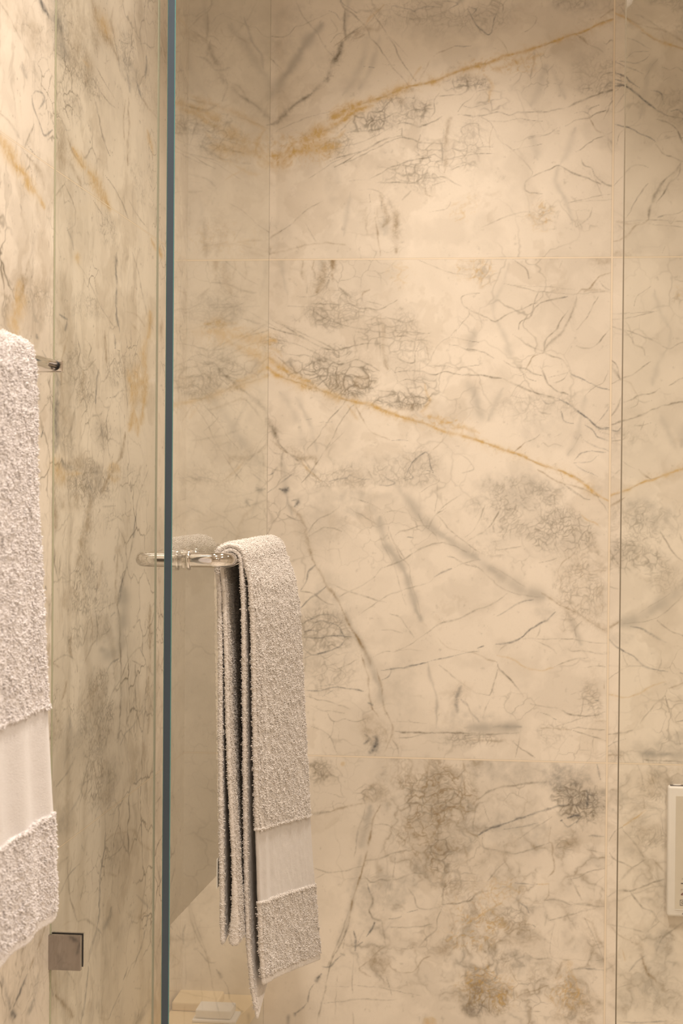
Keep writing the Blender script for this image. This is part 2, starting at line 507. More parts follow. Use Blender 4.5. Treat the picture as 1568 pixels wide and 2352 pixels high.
D t 1.3 .5:0,400 100,450 180,530 280,610 420,650 540,660
D t 1.3 .5:200,440 320,520 430,590
D t 1.5 .5:550,850 530,920 500,970
D t 1.4 .5:500,970 600,1020 660,1070
D b 1.7 .6:680,640 690,540 670,480 700,410 770,360 820,290
D b 1.7 .6:690,610 760,560 820,520 900,480 1020,470
D t 1.8 .7:0,230 60,180 110,80 140,0
D t 1.6 .7:0,270 120,200 200,120 270,0
D t 1.3 .6:180,270 260,250 300,210
D t 1.4 .5:250,320 330,310 400,300
D t 1.4 .5:630,210 650,290 690,370
D k 3 .8:575,130 600,130
D t 1.8 .7:300,30 350,30 400,60
D t 1.7 .6:500,190 560,210
D t 1.6 .6:530,420 610,400 660,380
D o 1.8 .7:830,60 880,110 940,130 980,170
D t 2 .5:840,840 790,890 800,950 780,1000
D w 9 .6:740,780 790,880 830,1000
D w 14 1:0,1600 200,1605 400,1600
D k 6 .3:200,1600 400,1595
D t 2 .6:0,1660 200,1650 390,1640
D b 3 .5:0,1700 100,1690 200,1700 300,1690
D t 2.4 .5:0,1400 40,1500 60,1560
D t 1.7 .6:330,1690 380,1740 440,1780 500,1820
D t 1.4 .5:400,1600 390,1700 360,1830
D t 1.3 .5:860,1170 940,1160 1010,1165
D b 2.2 .6:940,1555 1020,1557
D b 2 .7:1000,1270 1000,1320
D k 3 .6:935,1405 955,1408
D t 1.5 .5:760,1365 800,1350
D t 1.6 .6:850,1390 840,1480 830,1530
D t 1.4 .5:920,1640 920,1780
D t 1.3 .5:940,1810 1015,1775
P o 14 .95:50,1170 140,1180 220,1110 300,1080 400,1060 500,1060 560,1050
P o 9 .9:60,1120 150,1120 220,1040 250,1020
P o 14 .95:280,1020 380,970 450,940 560,880
P o 8 1:560,880 700,790 800,760
P b 3 .6:400,960 520,920 600,860 700,800
P b 7 .5:300,980 350,960
P b 6 .5:410,1070 470,1030
P t 6 .8:40,900 110,880 180,820 270,730 350,680
P t 6 .8:350,680 440,600 480,560 500,470 540,420 590,300
P t 3.6 .7:590,300 640,250 720,190
P b 6 .75:640,290 690,250 740,200 840,210 850,160
P w 14 .9:40,720 130,600 230,460 320,310 440,170
P t 1.5 .6:240,0 310,130 400,230 450,330 510,400
P t 1.2 .5:60,260 180,260 240,200 320,170 500,90
P t 1.3 .5:40,400 110,460 150,510
P t 1.6 .6:560,0 600,60 650,90 690,120
P t 3 .6:600,60 600,200 615,280
P t 1.4 .65:750,30 800,90 850,160 900,240 960,340 1010,440 1080,540 1120,590
P t 2 .6:870,460 905,468
P w 8 .5:850,260 820,400 770,530 700,640
P b 2 .5:1220,430 1180,500 1140,570
P t 1.4 .5:100,950 220,890 330,850 500,800
P t 1.5 .6:40,1730 120,1680 220,1610 330,1510 440,1450
P t 6 .7:60,1760 60,1830
P b 2.2 .6:40,1730 90,1690 150,1665
P b 2.4 .5:60,1830 200,1800 300,1770 450,1750 600,1760
P t 1.1 .4:320,1610 360,1680 400,1750
P t 1.4 .5:80,1560 60,1640 50,1700
P t 1.3 .5:340,1285 440,1220 520,1170 600,1130 
P t 1.5 .6:590,1180 700,1130 800,1080 900,1030 1000,990 1060,1000
P b 8 .85:965,1480 970,1600 965,1700 975,1820
P b 2.4 .75:820,1560 840,1700 855,1840
P t 6 .6:920,1430 940,1490
P t 3 .6:865,1450 865,1500
P w 14 .6:880,1560 890,1680
P w 7 .5:640,1380 610,1560 590,1700
"""
LOWER = """
E w 12 1:630,350 600,480 560,640
E w 8 .6:560,700 530,850 510,1000 450,1200 400,1350
E t 1.8 .6:600,340 560,480 535,540 525,620 510,720
E k 2.6 .5:540,530 528,610
E b 2.6 .8:700,340 650,450 620,600 590,740 560,840 520,960 490,1080 475,1180
E t 2.2 .7:475,1180 440,1290 370,1420 330,1520 310,1640 280,1760 250,1880
E t 1.6 .6:480,1100 420,1260 370,1400 320,1500
E t 3 .6:180,400 260,400 340,390
E b 2.6 .6:340,390 430,360 520,340 600,330
E t 1.4 .5:350,310 365,370
E t 2 .7:590,745 680,730 760,700 830,680 920,670
E t 1.7 .6:220,790 310,825 400,820 480,805 560,780
E t 1.6 .5:230,870 310,830
E t 1.5 .6:810,690 800,780 785,870 770,950
E t 2.4 .7:590,860 640,900 700,880 780,885 860,860 930,835 1000,840
E k 3 .9:605,910 625,970
E t 2.4 .8:625,970 650,1030 620,1100 650,1160 710,1180 720,1260 740,1350
E b 2 .5:740,1360 680,1400 620,1460 550,1520 600,1560 630,1580
E b 2 .6:760,1480 780,1520 850,1550 940,1540 1000,1460 1060,1430
E t 1.6 .6:900,940 940,1000 970,1080 1060,1090 1150,1070
E k 1.8 .6:890,1115 970,1095
E k 2 .6:760,1160 820,1155 850,1145
E t 1.5 .5:730,1220 860,1225 960,1220 1090,1200
E t 1.7 .6:1150,1060 1110,1160 1100,1240 1030,1300 980,1360
E t 1.4 .5:660,480 760,490 800,540 870,600
E k 4 .75:510,1250 520,1320 520,1390
E k 3.4 .7:530,1360 570,1330
E k 3.4 .8:600,1290 640,1230 655,1190
E k 2 .5:540,1330 580,1250
E k 6 .95:415,1415 440,1420
E k 2.2 .6:430,1420 380,1460 330,1510 280,1500
E k 9 .9:270,1560 240,1610
E k 3.4 .75:220,1630 190,1680 175,1760
E k 2.4 .6:170,1770 130,1810 60,1860 0,1890
E t 1.8 .6:440,1310 430,1380
E t 1.6 .5:510,1430 500,1600 500,1700
E t 2 .4:500,1830 510,1919
E t 1.6 .6:290,1770 400,1760 560,1740 700,1750 820,1740
E t 1.4 .5:500,1640 700,1660 860,1690 1000,1720
E t 1.4 .5:740,1570 760,1640 780,1710
E t 1.3 .4:390,1570 380,1700 370,1880
E t 1.4 .5:330,1650 480,1650
E t 1.4 .4:800,1360 880,1380 950,1370
E b 2.4 .6:780,480 830,560 880,600 860,640
E b 4 .5:880,180 930,60 900,0
E b 4 .5:600,290 640,200 720,210 740,290
E b 3 .5:930,700 920,800 950,830
E b 4 .6:1010,560 1060,640 1100,720 1150,790 1200,850
E b 4 .4:1300,620 1320,740 1230,790
E b 3 .5:1050,0 1040,180 1100,260
E b 3 .5:1290,0 1310,90 1390,130
E t 2 .5:1120,380 1180,300 1240,240
E t 2 .5:1400,320 1370,440 1370,540
E t 2.4 .6:1380,590 1450,520 1568,490
E t 2.6 .5:1400,300 1490,240 1568,210
E t 2.2 .7:1150,1055 1250,1050 1340,1030 1380,990 1430,960
E t 2 .6:1150,1055 1150,950 1200,900
E o 2.4 .6:1330,1130 1380,1170 1440,1120 1568,1050
E b 2.4 .6:1200,1090 1230,1200 1210,1250
E o 2 .6:1490,990 1540,1060
F t 2.4 .6:100,290 180,240 260,215 360,200 480,185 620,175
F k 2.6 .75:90,560 160,520 260,485 370,445 470,410 580,375 700,345 830,345
F k 4 .5:540,390 620,370
F t 1.8 .6:400,580 480,520 560,470 620,430
F k 1.6 .5:280,520 400,500 520,470
F k 6 .95:880,240 885,300 870,350
F k 3.4 .9:830,255 880,265 960,275
F k 4 .9:685,455 695,452
F k 5 .9:740,435 800,415 830,425
F k 2.2 .8:830,430 800,470
F k 3 .85:950,50 960,100 975,160
F t 2.6 .6:850,350 870,430 940,480
F k 1.8 .6:700,460 740,500 800,460
F t 2.2 .6:120,560 130,640 230,670 340,690 430,680 500,650 600,610
F b 2 .6:620,500 600,600 625,620 630,700 640,800 600,860
F t 1.7 .6:0,1040 50,1000 120,970 180,960
F t 1.6 .5:160,890 230,800 300,740
F t 1.4 .4:130,340 170,460
F k 1.7 .6:360,905 440,910 520,915
F o 2 .6:500,915 600,910 
F b 2 .6:600,910 600,1000 570,1030
F b 1.6 .5:310,940 330,1000 400,1040 500,1050 560,1050
F t 2 .7:560,1030 660,1025 760,1060
F t 3 .9:760,1060 860,1055 940,1070 1000,1075
F t 1.8 .6:720,1080 800,1060 
F t 2.2 .6:800,1120 860,1100 940,1090
F t 1.4 .5:740,880 820,860 900,820 1010,800
F t 2 .5:760,870 800,950 840,1030
F t 1.8 .5:1010,850 940,910 930,1000
F t 2 .6:590,1180 700,1150 800,1120
F b 4 .5:850,1150 920,1200 950,1300 990,1360
F b 1.5 .4:70,1190 200,1090 300,1150 325,1210 320,1280 220,1310 110,1280 70,1190
F t 1.4 .4:640,1200 610,1400 680,1450 800,1455 980,1455 960,1370 860,1150
F k 3 .6:390,1045 440,1080 460,1120
F t 2.2 .5:590,1130 575,1210
F k 2.2 .6:480,1200 505,1220
F k 2.2 .6:780,1525 870,1520 1000,1535
F b 4 .85:650,1590 680,1520 695,1470
F o 4 .6:740,1500 790,1600 820,1700
F t 1.6 .5:240,1430 300,1470 400,1400
F b 1.8 .6:350,1740 430,1700 520,1670 570,1650 600,1640
F b 1.8 .5:600,1640 570,1700 640,1760
F t 1.6 .5:380,1830 540,1830
F t 1.6 .5:430,1400 500,1450 620,1450 680,1500
F t 1.3 .4:480,1500 500,1560 600,1600
F k 2.2 .6:870,560 1000,570
F t 1.5 .5:870,660 1000,690
"""
LOWER_R = """
F t 2 .6:1030,610 1080,530 1130,500 
F o 2.6 .7:1130,500 1190,460 1250,420 1300,380
F t 2.4 .65:1130,510 1200,590 1240,640 1290,720
F b 2.6 .75:1350,730 1390,780 1440,830
F t 2.6 .6:1040,690 1080,740 1150,765 1210,800
F t 3 .5:1110,900 1190,810 1300,730
F t 2.4 .6:1030,1000 1100,960 1190,960 1300,920 1430,875
F t 2.6 .65:1180,950 1220,1010 1280,1080 1350,1110 1390,1170
F t 1.8 .5:1010,1200 1100,1210 1220,1240 1290,1260
F b 2.4 .6:1030,1190 1100,1270 1200,1330
F b 5 .85:1200,1330 1260,1350 1270,1420 1310,1540 1370,1600
F k 2.2 .7:1180,1540 1250,1460 1290,1430
F t 2.4 .6:1380,1390 1420,1300 1480,1250 1568,1190
F t 1.6 .4:1020,1700 1120,1650 1200,1630
F t 1.6 .4:1290,1340 1320,1250 1400,1180
F k 2.4 .5:1120,1900 1250,1910 1450,1900
F o 1.8 .5:1130,1380 1150,1460
F t 2 .5:1050,455 1090,475
F t 2.6 .5:1240,50 1270,130 1280,200
F b 3 .5:1280,280 1290,360
"""
STRIP = """
S b 5 .6:520,250 560,320 620,320
S b 3 .6:620,290 700,340 770,380
S k 4 .5:720,150 760,260 790,360 870,480 890,600
S t 3 .6:300,490 380,510 480,610 600,590
S t 3 .5:560,660 575,770 530,880
S t 3 .5:580,700 700,780 760,900
S t 4 .5:430,350 400,480
S o 7 .6:200,810 350,870 480,920 600,970 720,1020 820,1080 910,1130
S b 3 .7:250,860 380,900 480,920
S t 4 .6:110,1150 240,1130 400,1140 450,1160
S t 4 .6:220,920 380,960 480,920
S t 4 .5:400,1200 540,1210 700,1220
S t 4 .6:330,1260 480,1360 620,1400 780,1430
S t 3 .6:540,1300 740,1340
S t 4 .5:220,1060 480,1100 620,1050
S o 5 .6:650,1450 780,1510 860,1520
S o 4 .6:820,1310 850,1200 910,1120
S o 2.5 .5:560,1570 700,1480
S t 3 .4:230,1520 400,1560 480,1640
S t 4 .5:220,1670 360,1670
S b 9 .7:380,1900 380,2080 390,2230
S b 6 .5:440,1980 520,2060 490,2230
S b 4 .4:250,1800 240,1960
S b 3 .5:620,2120 760,2100 910,2100
S b 3 .4:640,2230 780,2200 910,2240
T t 3 .5:430,260 560,270 700,330 830,350
T t 3 .5:470,480 640,470 720,440
T t 3 .6:690,570 780,600 860,620
T b 3 .5:590,340 620,370
T o 14 .5:270,690 400,690 480,650 560,700 700,760 880,780
T b 4 .5:380,700 460,740 470,850
T b 3 .5:480,800 620,790 720,880
T o 12 .5:700,820 800,900 900,960
T t 3 .5:240,1280 360,1270 
T t 4 .6:350,1030 430,1100 490,1160 600,1190
T t 3 .5:500,1210 700,1130 880,1030
T b 4 .6:420,1370 600,1310 700,1275 740,1290
T t 4 .5:740,1290 800,1350 880,1470
T t 3 .4:230,1640 480,1610 700,1540
T t 4 .5:200,1930 340,1980 500,2000
T t 4 .5:230,2220 330,2260 400,2300
T t 3 .5:540,2260 700,2220 900,2160
"""
LEFTW = """
L o 9 .85:0,1250 60,1340 110,1440 170,1520 230,1570 260,1660 310,1720
L o 4 .8:310,1720 350,1780 400,1870
L b 3 .6:90,1350 120,1480 200,1540
L b 8 .5:250,1400 320,1500 380,1600 400,1700
L o 9 .85:660,1340 710,1430 760,1500
L o 9 .85:800,1560 850,1620 870,1680 920,1760 990,1880
L b 4 .8:610,1250 660,1380 700,1440 740,1500
L b 6 .5:620,1450 700,1600 740,1700
L o 12 .65:930,170 940,250 970,300
L b 12 .5:830,0 850,100 870,240
L b 10 .6:870,240 940,330 1010,400 1060,530
L b 5 .5:1020,60 1000,200 1030,330
L k 11 .8:370,0 400,80 450,160
L k 20 .5:500,100 540,300 570,500
L b 18 .45:620,380 700,450 650,560
L b 14 .5:780,460 800,600 770,740
L o 5 .6:760,560 790,590
L t 8 .5:300,560 310,620 350,720
L t 3 .5:740,850 760,780 800,700
L t 2.4 .6:810,660 870,760 930,860 990,930 1050,980
L t 1.8 .6:860,600 930,720 1040,900
L t 1.8 .6:1010,230 1030,350 1060,500 1080,640
L k 6 .6:1120,600 1160,720 1170,820
L b 3.4 .7:1160,880 1155,1000 1165,1150 1150,1300 1150,1490
L b 2.4 .6:1130,900 1110,1100 1120,1260
L k 5 .6:1230,740 1270,880
L b 6 .5:1270,880 1330,960 1400,1050
L k 3 .6:1320,500 1310,700
L k 2 .7:290,860 300,960 350,1090 400,1220 470,1170
L k 2.2 .6:290,860 320,820 380,840 400,900 350,980
L t 4 .5:0,1020 70,1080 130,1160 180,1250
L t 2 .5:310,1120 260,1230 220,1330
L t 2 .6:230,1280 310,1390
L t 3 .4:0,20 100,180 180,340 260,500 310,620
L b 16 .5:510,1000 540,1150 560,1300 540,1500
L t 2.2 .5:520,1050 580,1130 640,1300
L t 2.6 .6:850,880 890,1060 930,1250 990,1400
L t 1.6 .6:500,740 520,900 540,1000
L t 2 .6:800,880 830,920
L t 2.2 .6:950,1580 1020,1680 1100,1830 1160,1990
L t 2 .6:580,1650 640,1780 680,1900 670,2020 600,2080
L t 1.8 .5:490,1770 580,1660
L k 3 .6:600,2050 640,2150 660,2250
L t 2 .6:830,1790 900,1900 960,1980 1040,2080
L t 2 .5:1160,1800 1240,1950 1330,2050
L t 2 .7:1070,360 1120,390 1170,390
L t 2.2 .7:1260,400 1310,390 1350,430 1390,420
L t 2 .6:1190,300 1180,400 1230,450
L o 4 .5:1330,1180 1350,1270 1380,1380
L o 5 .6:1360,2150 1400,2250
L o 5 .7:1410,2180 1450,2310
L k 6 .4:200,560 240,700
L b 5 .4:1400,100 1450,200
L k 3 .5:180,1840 200,1900
L o 12 .5:700,2300 700,2350
N o 10 .5:700,20 690,60
N t 1.8 .7:700,90 780,220 850,370 900,480 970,590 1040,690
N k 4 .75:1050,0 1040,150 1050,280 1045,420 1050,560 1080,720
N t 2.6 .5:1190,0 1240,160 1270,320 1320,560
N b 3 .5:1130,530 1230,560 1300,660
N b 2.6 .5:1170,620 1260,740
N o 6 .6:1350,530 1350,660 1330,760
N b 5 .5:1360,560 1350,680
N o 5 .6:1330,760 1290,900 1300,1050 1310,1180 1300,1300 1270,1540
N o 12 .55:1200,1180 1220,1300
N o 5 .6:1150,1050 1180,1180 1200,1420 1160,1600
N o 4 .5:1200,1420 1240,1540 1240,1640
N b 5 .75:1130,1620 1110,1750 1080,1850 1020,1950 960,2060 920,2160
N b 8 .7:240,180 210,300 180,420
N o 10 .6:200,380 170,520 120,620 140,720
N b 5 .4:90,380 60,620
N t 4 .5:0,160 60,230 120,300
N b 5 .4:0,350 60,410
N b 4 .6:260,60 240,180
N k 8 .8:540,560 600,600
N k 6 .6:600,620 590,700
N b 12 .45:520,600 560,740 540,820
N k 6 .5:300,560 340,620
N k 5 .8:330,740 335,770
N k 9 .7:500,1060 520,1200 510,1350 500,1500 510,1680 500,1800
N b 3 .6:610,760 570,900 550,1100 570,1350
N t 1.8 .6:700,780 720,900 700,1000 760,1060 830,1000 860,960
N t 1.8 .6:770,780 820,860 790,960
N k 5 .6:1030,740 1040,860
N t 2 .8:1030,860 1080,890
N b 3 .8:940,700 950,880 960,1000
N k 2 .8:885,1050 870,1200 862,1360
N k 3 .7:890,1050 880,1110
N t 2 .7:960,1310 1030,1300 1080,1250 1140,1240
N t 2 .7:780,1560 820,1480 900,1460 920,1430
N b 7 .6:740,1060 760,1120 740,1200 760,1300
N t 2 .6:1120,1040 1130,1200 1150,1400
N t 2 .5:920,1560 910,1640 950,1660
N k 5 .5:910,1560 930,1640
N t 3 .5:1160,1250 1180,1180
N b 18 .5:620,1900 750,1900 820,1950
N k 9 .7:560,1860 580,1920 640,1940
N k 5 .6:870,1930 870,2000
N k 4 .6:1010,1870 1000,1940
N b 12 .6:760,2000 800,2050 840,2130
N b 10 .6:790,2150 810,2200 790,2352
N k 4 .7:790,2050 830,2150
N o 9 .6:490,1850 520,1950 560,2040
N b 7 .6:490,2050 490,2352
N o 4 .5:560,2000 740,1990
N k 4 .5:680,2030 685,2100
N t 2 .6:1340,1940 1290,2080 1250,2200 1220,2350
N t 2 .5:1130,2030 1180,1980 1230,1960
N t 2 .4:700,1100 640,1300 560,1450
N t 4 .4:680,1400 640,1600 640,1720
N t 3 .4:1330,600 1380,700
N k 5 .8:350,1250 355,1320
N k 4 .8:390,1600 370,1660
N k 3 .5:380,880 420,960
N b 4 .5:1430,1450 1440,1550
N b 4 .5:1460,580 1450,800
N b 3 .5:380,260 370,340
N t 2 .6:900,2290 1040,2280
O k 2.6 .7:1230,60 1210,200
O k 6 .9:1215,180 1205,290
O t 2.6 .7:1200,300 1170,450 1110,650 1070,800 1060,930
O k 3 .8:1145,510 1145,570
O k 4 .6:1110,600 1090,760 1070,880
O t 3 .8:1060,930 1080,1050 1080,1300 1090,1500 1080,1900 1060,2100
O w 16 1:1120,750 1110,1000 1090,1300
O b 8 .6:790,0 790,200 760,240
O b 8 .6:730,280 720,400 700,540
O b 8 .6:490,0 500,200
O b 3 .6:560,280 600,180
O k 3 .5:1210,480 1290,510
O b 9 .5:1060,350 1070,400 
O b 4 .5:1060,440 1050,620 1040,700 1050,900
O b 6 .4:920,500 900,640 880,740
O t 2 .7:490,370 495,560 530,700
O t 2 .7:545,450 530,620
O t 1.7 .6:540,580 600,650 640,680 550,700
O b 2 .6:700,560 660,700 650,800 700,860
O b 2 .6:740,700 780,900 820,1000 830,1250 760,1420
O t 1.8 .7:880,920 900,960 950,920 1040,880
O t 1.8 .7:890,1180 960,1150 1000,1090
O k 4 .6:1000,1000 1030,970
O t 2 .5:690,950 740,900 780,950 790,1100 740,1260 700,1150 690,950
O t 1.7 .6:490,1280 560,1200 570,1130
O t 2 .6:460,1440 520,1380 600,1350 680,1400 700,1500
O b 3 .6:470,1420 530,1460
O t 2 .7:780,1380 820,1270 870,1200 880,1100 860,960
O k 4 .5:870,1180 870,1260
O w 18 .9:920,1300 990,1350 1060,1300
O k 3.4 .6:950,1530 1000,1430 1070,1380
O t 2 .7:980,1760 1040,1640 1090,1560 1150,1400 1230,1300 1270,1280
O t 2.4 .6:1190,1400 1300,1460
O t 2.6 .6:1220,1440 1220,1700 1230,1920 1230,2150
O k 2.4 .6:1260,1290 1290,1350
O k 2.4 .5:1080,2170 1130,2060 1200,1980 1240,1920 1310,1820
O b 5 .7:1350,900 1350,1300 1350,1500
O b 8 .7:1335,1550 1330,1700
O b 4 .6:1335,1700 1340,1900 1330,2050
O b 4 .6:560,1640 600,1590 560,1750
O t 2 .6:640,1770 620,1760
O k 8 .35:620,1900 640,2100 580,2352
O t 2.4 .6:740,1850 780,2000 750,2120 700,2200
O t 2 .6:980,1780 990,1880 1020,1930
O b 8 .5:840,1550 870,1650 820,1700
O b 6 .5:820,1750 820,1880 930,1850
O b 8 .5:900,2000 1030,2060
O b 8 .5:1230,2150 1220,2300
O b 8 .5:1290,2150 1300,2300
O b 6 .6:640,1180 630,1300 650,1360
O b 5 .6:410,850 440,900
O k 4 .7:410,730 415,760
O b 8 .6:440,1250 435,1450
O b 5 .5:1430,1300 1410,1500
O b 6 .4:490,1900 520,1950 480,2100
O t 2 .5:1010,90 1060,110 1110,150
O t 2 .6:1060,100 1130,80 1190,40
O t 2 .5:940,160 1000,140 1060,110
O t 1.6 .6:590,70 640,75
R k 2.4 .7:930,660 925,780 900,950 880,1100 875,1350 860,1490
R t 2 .6:600,890 600,1050 620,1240 650,1330 680,1450
R t 1.8 .5:630,880 630,950 610,1030
R k 4 .5:860,1490 830,1600 800,1700 780,1800
R k 3.4 .7:780,1850 760,2050 740,2200 715,2352
R t 2.2 .7:930,890 1000,860 1080,780 1095,690
R b 3.6 .6:930,740 1000,680 1120,660
R b 8 .5:1130,640 1180,640 1220,720
R b 3 .5:1220,720 1260,770 1330,820
R b 3 .5:1180,650 1170,780 1150,840
R k 3 .6:700,940 640,1000 610,1040
R k 2.2 .6:610,1040 560,1130 520,1210
R b 4 .5:750,940 800,880
R t 3 .5:480,970 600,880
R b 3 .6:910,1010 980,1030 1040,1040 1060,960
R k 10 .6:980,1320 970,1400 920,1500
R k 3 .5:900,1560 850,1500
R t 2.6 .6:690,1450 760,1430 830,1480
R k 2.4 .6:1200,1215 1260,1270 1320,1330
R b 4 .5:1110,1360 1160,1400 1240,1400 1300,1340
R t 3 .5:1060,1380 1040,1300
R k 3.4 .5:1290,1480 1240,1680 1180,1850
R k 3 .7:1130,1850 1090,1960
R k 3 .7:1080,2040 1060,2080 1000,2200 965,2300
R b 3 .7:965,2300 940,2310 870,2290
R k 2 .5:1190,2035 1240,2040
R k 4 .7:450,2030 470,2100
R b 6 .85:490,2100 550,2170 600,2220 640,2290
R t 2.4 .7:590,1880 640,1950 670,2000
R b 3 .8:400,1490 350,1640 330,1690
R b 5 .9:300,1760 270,1860
R k 4 .8:240,1920 200,2020 160,2110 120,2200
R k 12 .9:100,2240 130,2290
R k 6 .5:0,1900 50,2060 90,2220
R k 7 .5:340,1900 310,2080 260,2250
R t 2 .5:250,1560 220,1700
R k 4 .3:90,1600 60,1750
R k 3.4 .5:500,250 600,120 660,0
R k 6 .35:540,580 640,450 700,340
R t 2 .5:700,340 750,200 760,60
R k 9 .5:1200,120 1210,220
R b 8 .4:1130,200 1170,240
R k 3 .6:960,510 1010,490
R t 2 .6:1100,380 1150,430 1210,400
R b 6 .5:1270,570 1290,590
R k 3 .6:720,770 740,820
R t 3 .5:730,1000 740,1100 710,1250
R t 2 .5:1050,950 1040,1200
R k 8 .4:1190,2250 1220,2352
R b 4 .5:560,1480 600,1450 640,1440
R k 4 .5:520,1870 525,1930
R k 3.4 .6:1300,1380 1290,1480
R t 2.6 .5:1380,900 1400,1020 1420,1100
R t 3 .6:1360,430 1420,340
"""
# "crop kind cx cy rx ry strength"   kinds: tint by t k o b w; crackle c (fine), d (pebbly), e (gold flecks)
ZB_SLAB = """
A n 230 840 130 80 .8
A n 450 850 150 130 1
A n 680 900 160 100 1
A n 1010 1070 190 80 .9
A n 560 450 250 90 .7
A n 800 580 170 150 .6
A n 1020 640 180 170 .45
A n 1180 960 120 90 .5
C n 450 930 180 130 .5
C n 480 1200 170 130 .45
D n 880 1400 110 150 .5
B n 120 140 110 110 .4
A c 560 850 260 150 .9
A c 1030 1080 180 70 .8
A b 720 930 70 45 .45
A b 240 850 70 40 .35
A b 1050 1120 90 40 .4
A b 620 1040 60 25 .4
A c 560 420 260 110 .45
A c 100 640 120 100 .6
A e 1280 1220 240 60 .7
A e 1000 160 120 120 .3
A e 1500 120 130 120 .5
A w 400 1780 300 90 .35
A w 760 1760 300 60 .5
A c 700 1620 420 90 .45
A c 1150 1560 180 140 .45
A w 60 500 60 300 .25
B b 40 120 130 110 .35
B e 60 120 150 130 .7
B b 980 50 100 40 .4
B w 600 1250 330 200 .3
B c 520 1150 280 120 .35
B w 330 1700 360 180 .6
B c 360 1760 330 170 .6
B w 930 1700 60 30 .5
C w 480 960 190 420 .45
C c 440 900 170 160 .6
C c 480 1250 230 170 .4
C w 460 140 180 160 .35
C b 800 1620 90 120 .4
C w 1000 1350 120 230 .35
C w 1300 1650 260 70 .3
C w 740 40 180 50 .5
D w 650 160 300 150 .4
D c 600 180 330 170 .75
D b 860 560 190 330 .3
D c 850 600 170 300 .5
D w 250 250 160 120 .25
D c 200 350 180 90 .4
D w 560 760 120 60 .5
D b 920 1330 100 210 .25
D c 900 1400 110 170 .6
D w 160 1540 300 90 .6
D c 150 1690 280 60 .6
D w 80 1500 70 80 .3
D c 560 1640 160 90 .4
P w 200 250 220 260 .4
P c 1000 760 330 120 .8
P b 1000 740 80 50 .4
P e 280 1080 260 110 .6
P w 100 1700 90 100 .3
P c 1500 1050 120 250 .3
P w 1400 120 400 150 .3
P c 1500 110 300 130 .4
"""
ZB_LOWER = """
E v 1050 500 420 560 1
E v 900 1500 500 300 .6
E v 1350 1300 350 500 1
F v 500 1000 550 450 .9
F v 300 1600 550 450 1
F v 820 700 260 300 .8
F v 850 1500 250 350 .8
F v 300 350 250 250 .3
E d 1000 200 330 300 .8
E d 1180 760 200 300 .9
F d 100 1300 160 500 .7
F d 420 1250 180 150 .7
F d 640 1560 220 120 .6
F d 900 1300 110 180 .5
F e 60 1250 130 330 .6
F w 450 560 330 120 .5
F k 860 280 140 90 .3
E n 1000 250 230 260 .9
E n 1150 700 140 230 .9
E n 620 250 110 70 .7
E n 280 100 120 110 .7
E n 1300 850 180 130 .5
F n 830 330 170 170 1
F n 730 620 130 110 .8
F n 380 1120 150 110 .5
F n 150 1550 170 160 .6
F n 780 1700 160 140 .6
E d 1080 360 300 420 1
E b 1080 330 260 420 .22
E b 700 260 130 70 .4
E b 290 120 140 130 .3
E c 290 110 140 130 .7
E o 430 45 30 25 .6
E w 780 950 270 110 .75
E w 600 1000 70 180 .6
E b 690 1480 110 90 .55
E e 1360 1200 250 280 .9
E d 1300 1000 250 300 .7
E b 1140 1390 110 70 .5
E w 1240 700 150 200 .25
F k 800 130 230 100 .4
F w 500 110 450 110 .6
F c 860 330 190 190 1
F w 430 500 360 120 .6
F b 760 620 130 90 .45
F d 760 640 170 130 .7
F w 900 760 120 60 .4
F b 1000 0 20 20 .1
F b 400 1290 210 130 .4
F e 200 980 240 130 .8
F c 330 1130 160 120 .6
F d 350 1450 330 200 .6
F b 150 1700 170 170 .75
F e 150 1620 200 220 1
F k 90 1780 110 130 .55
F c 120 1750 150 170 1
F b 260 1740 60 60 .6
F b 780 1790 190 170 .75
F e 740 1700 180 200 .8
F k 760 1860 60 50 .4
F o 735 1480 45 35 .55
F w 980 1480 40 40 .5
F b 950 1050 70 30 .5
F w 700 1350 130 110 .15
E o 1060 1900 50 30 .6
E b 1420 1760 170 170 .5
"""
ZB_LOWER_R = """
F v 1300 300 250 300 .7
F v 1350 900 280 350 .5
F v 1300 1550 300 350 .6
F b 1400 170 200 140 .35
F c 1400 200 160 180 .5
F w 1090 280 60 50 .5
F b 1350 560 180 150 .3
F c 1350 560 160 130 .6
F w 1300 1600 250 200 .2
F c 1350 1700 220 150 .3
F k 1430 1330 60 80 .25
"""
ZB_STRIP = """
T c 500 1200 300 250 .35
S c 450 500 250 250 .25
S w 500 120 400 140 .5
S c 450 1150 300 230 .7
S w 330 1150 200 200 .4
S b 470 2000 120 200 .35
S e 560 2080 300 160 .5
T w 560 500 200 160 .4
T c 600 450 220 150 .5
T w 700 1060 200 90 .4
T w 480 1780 320 120 .3
"""
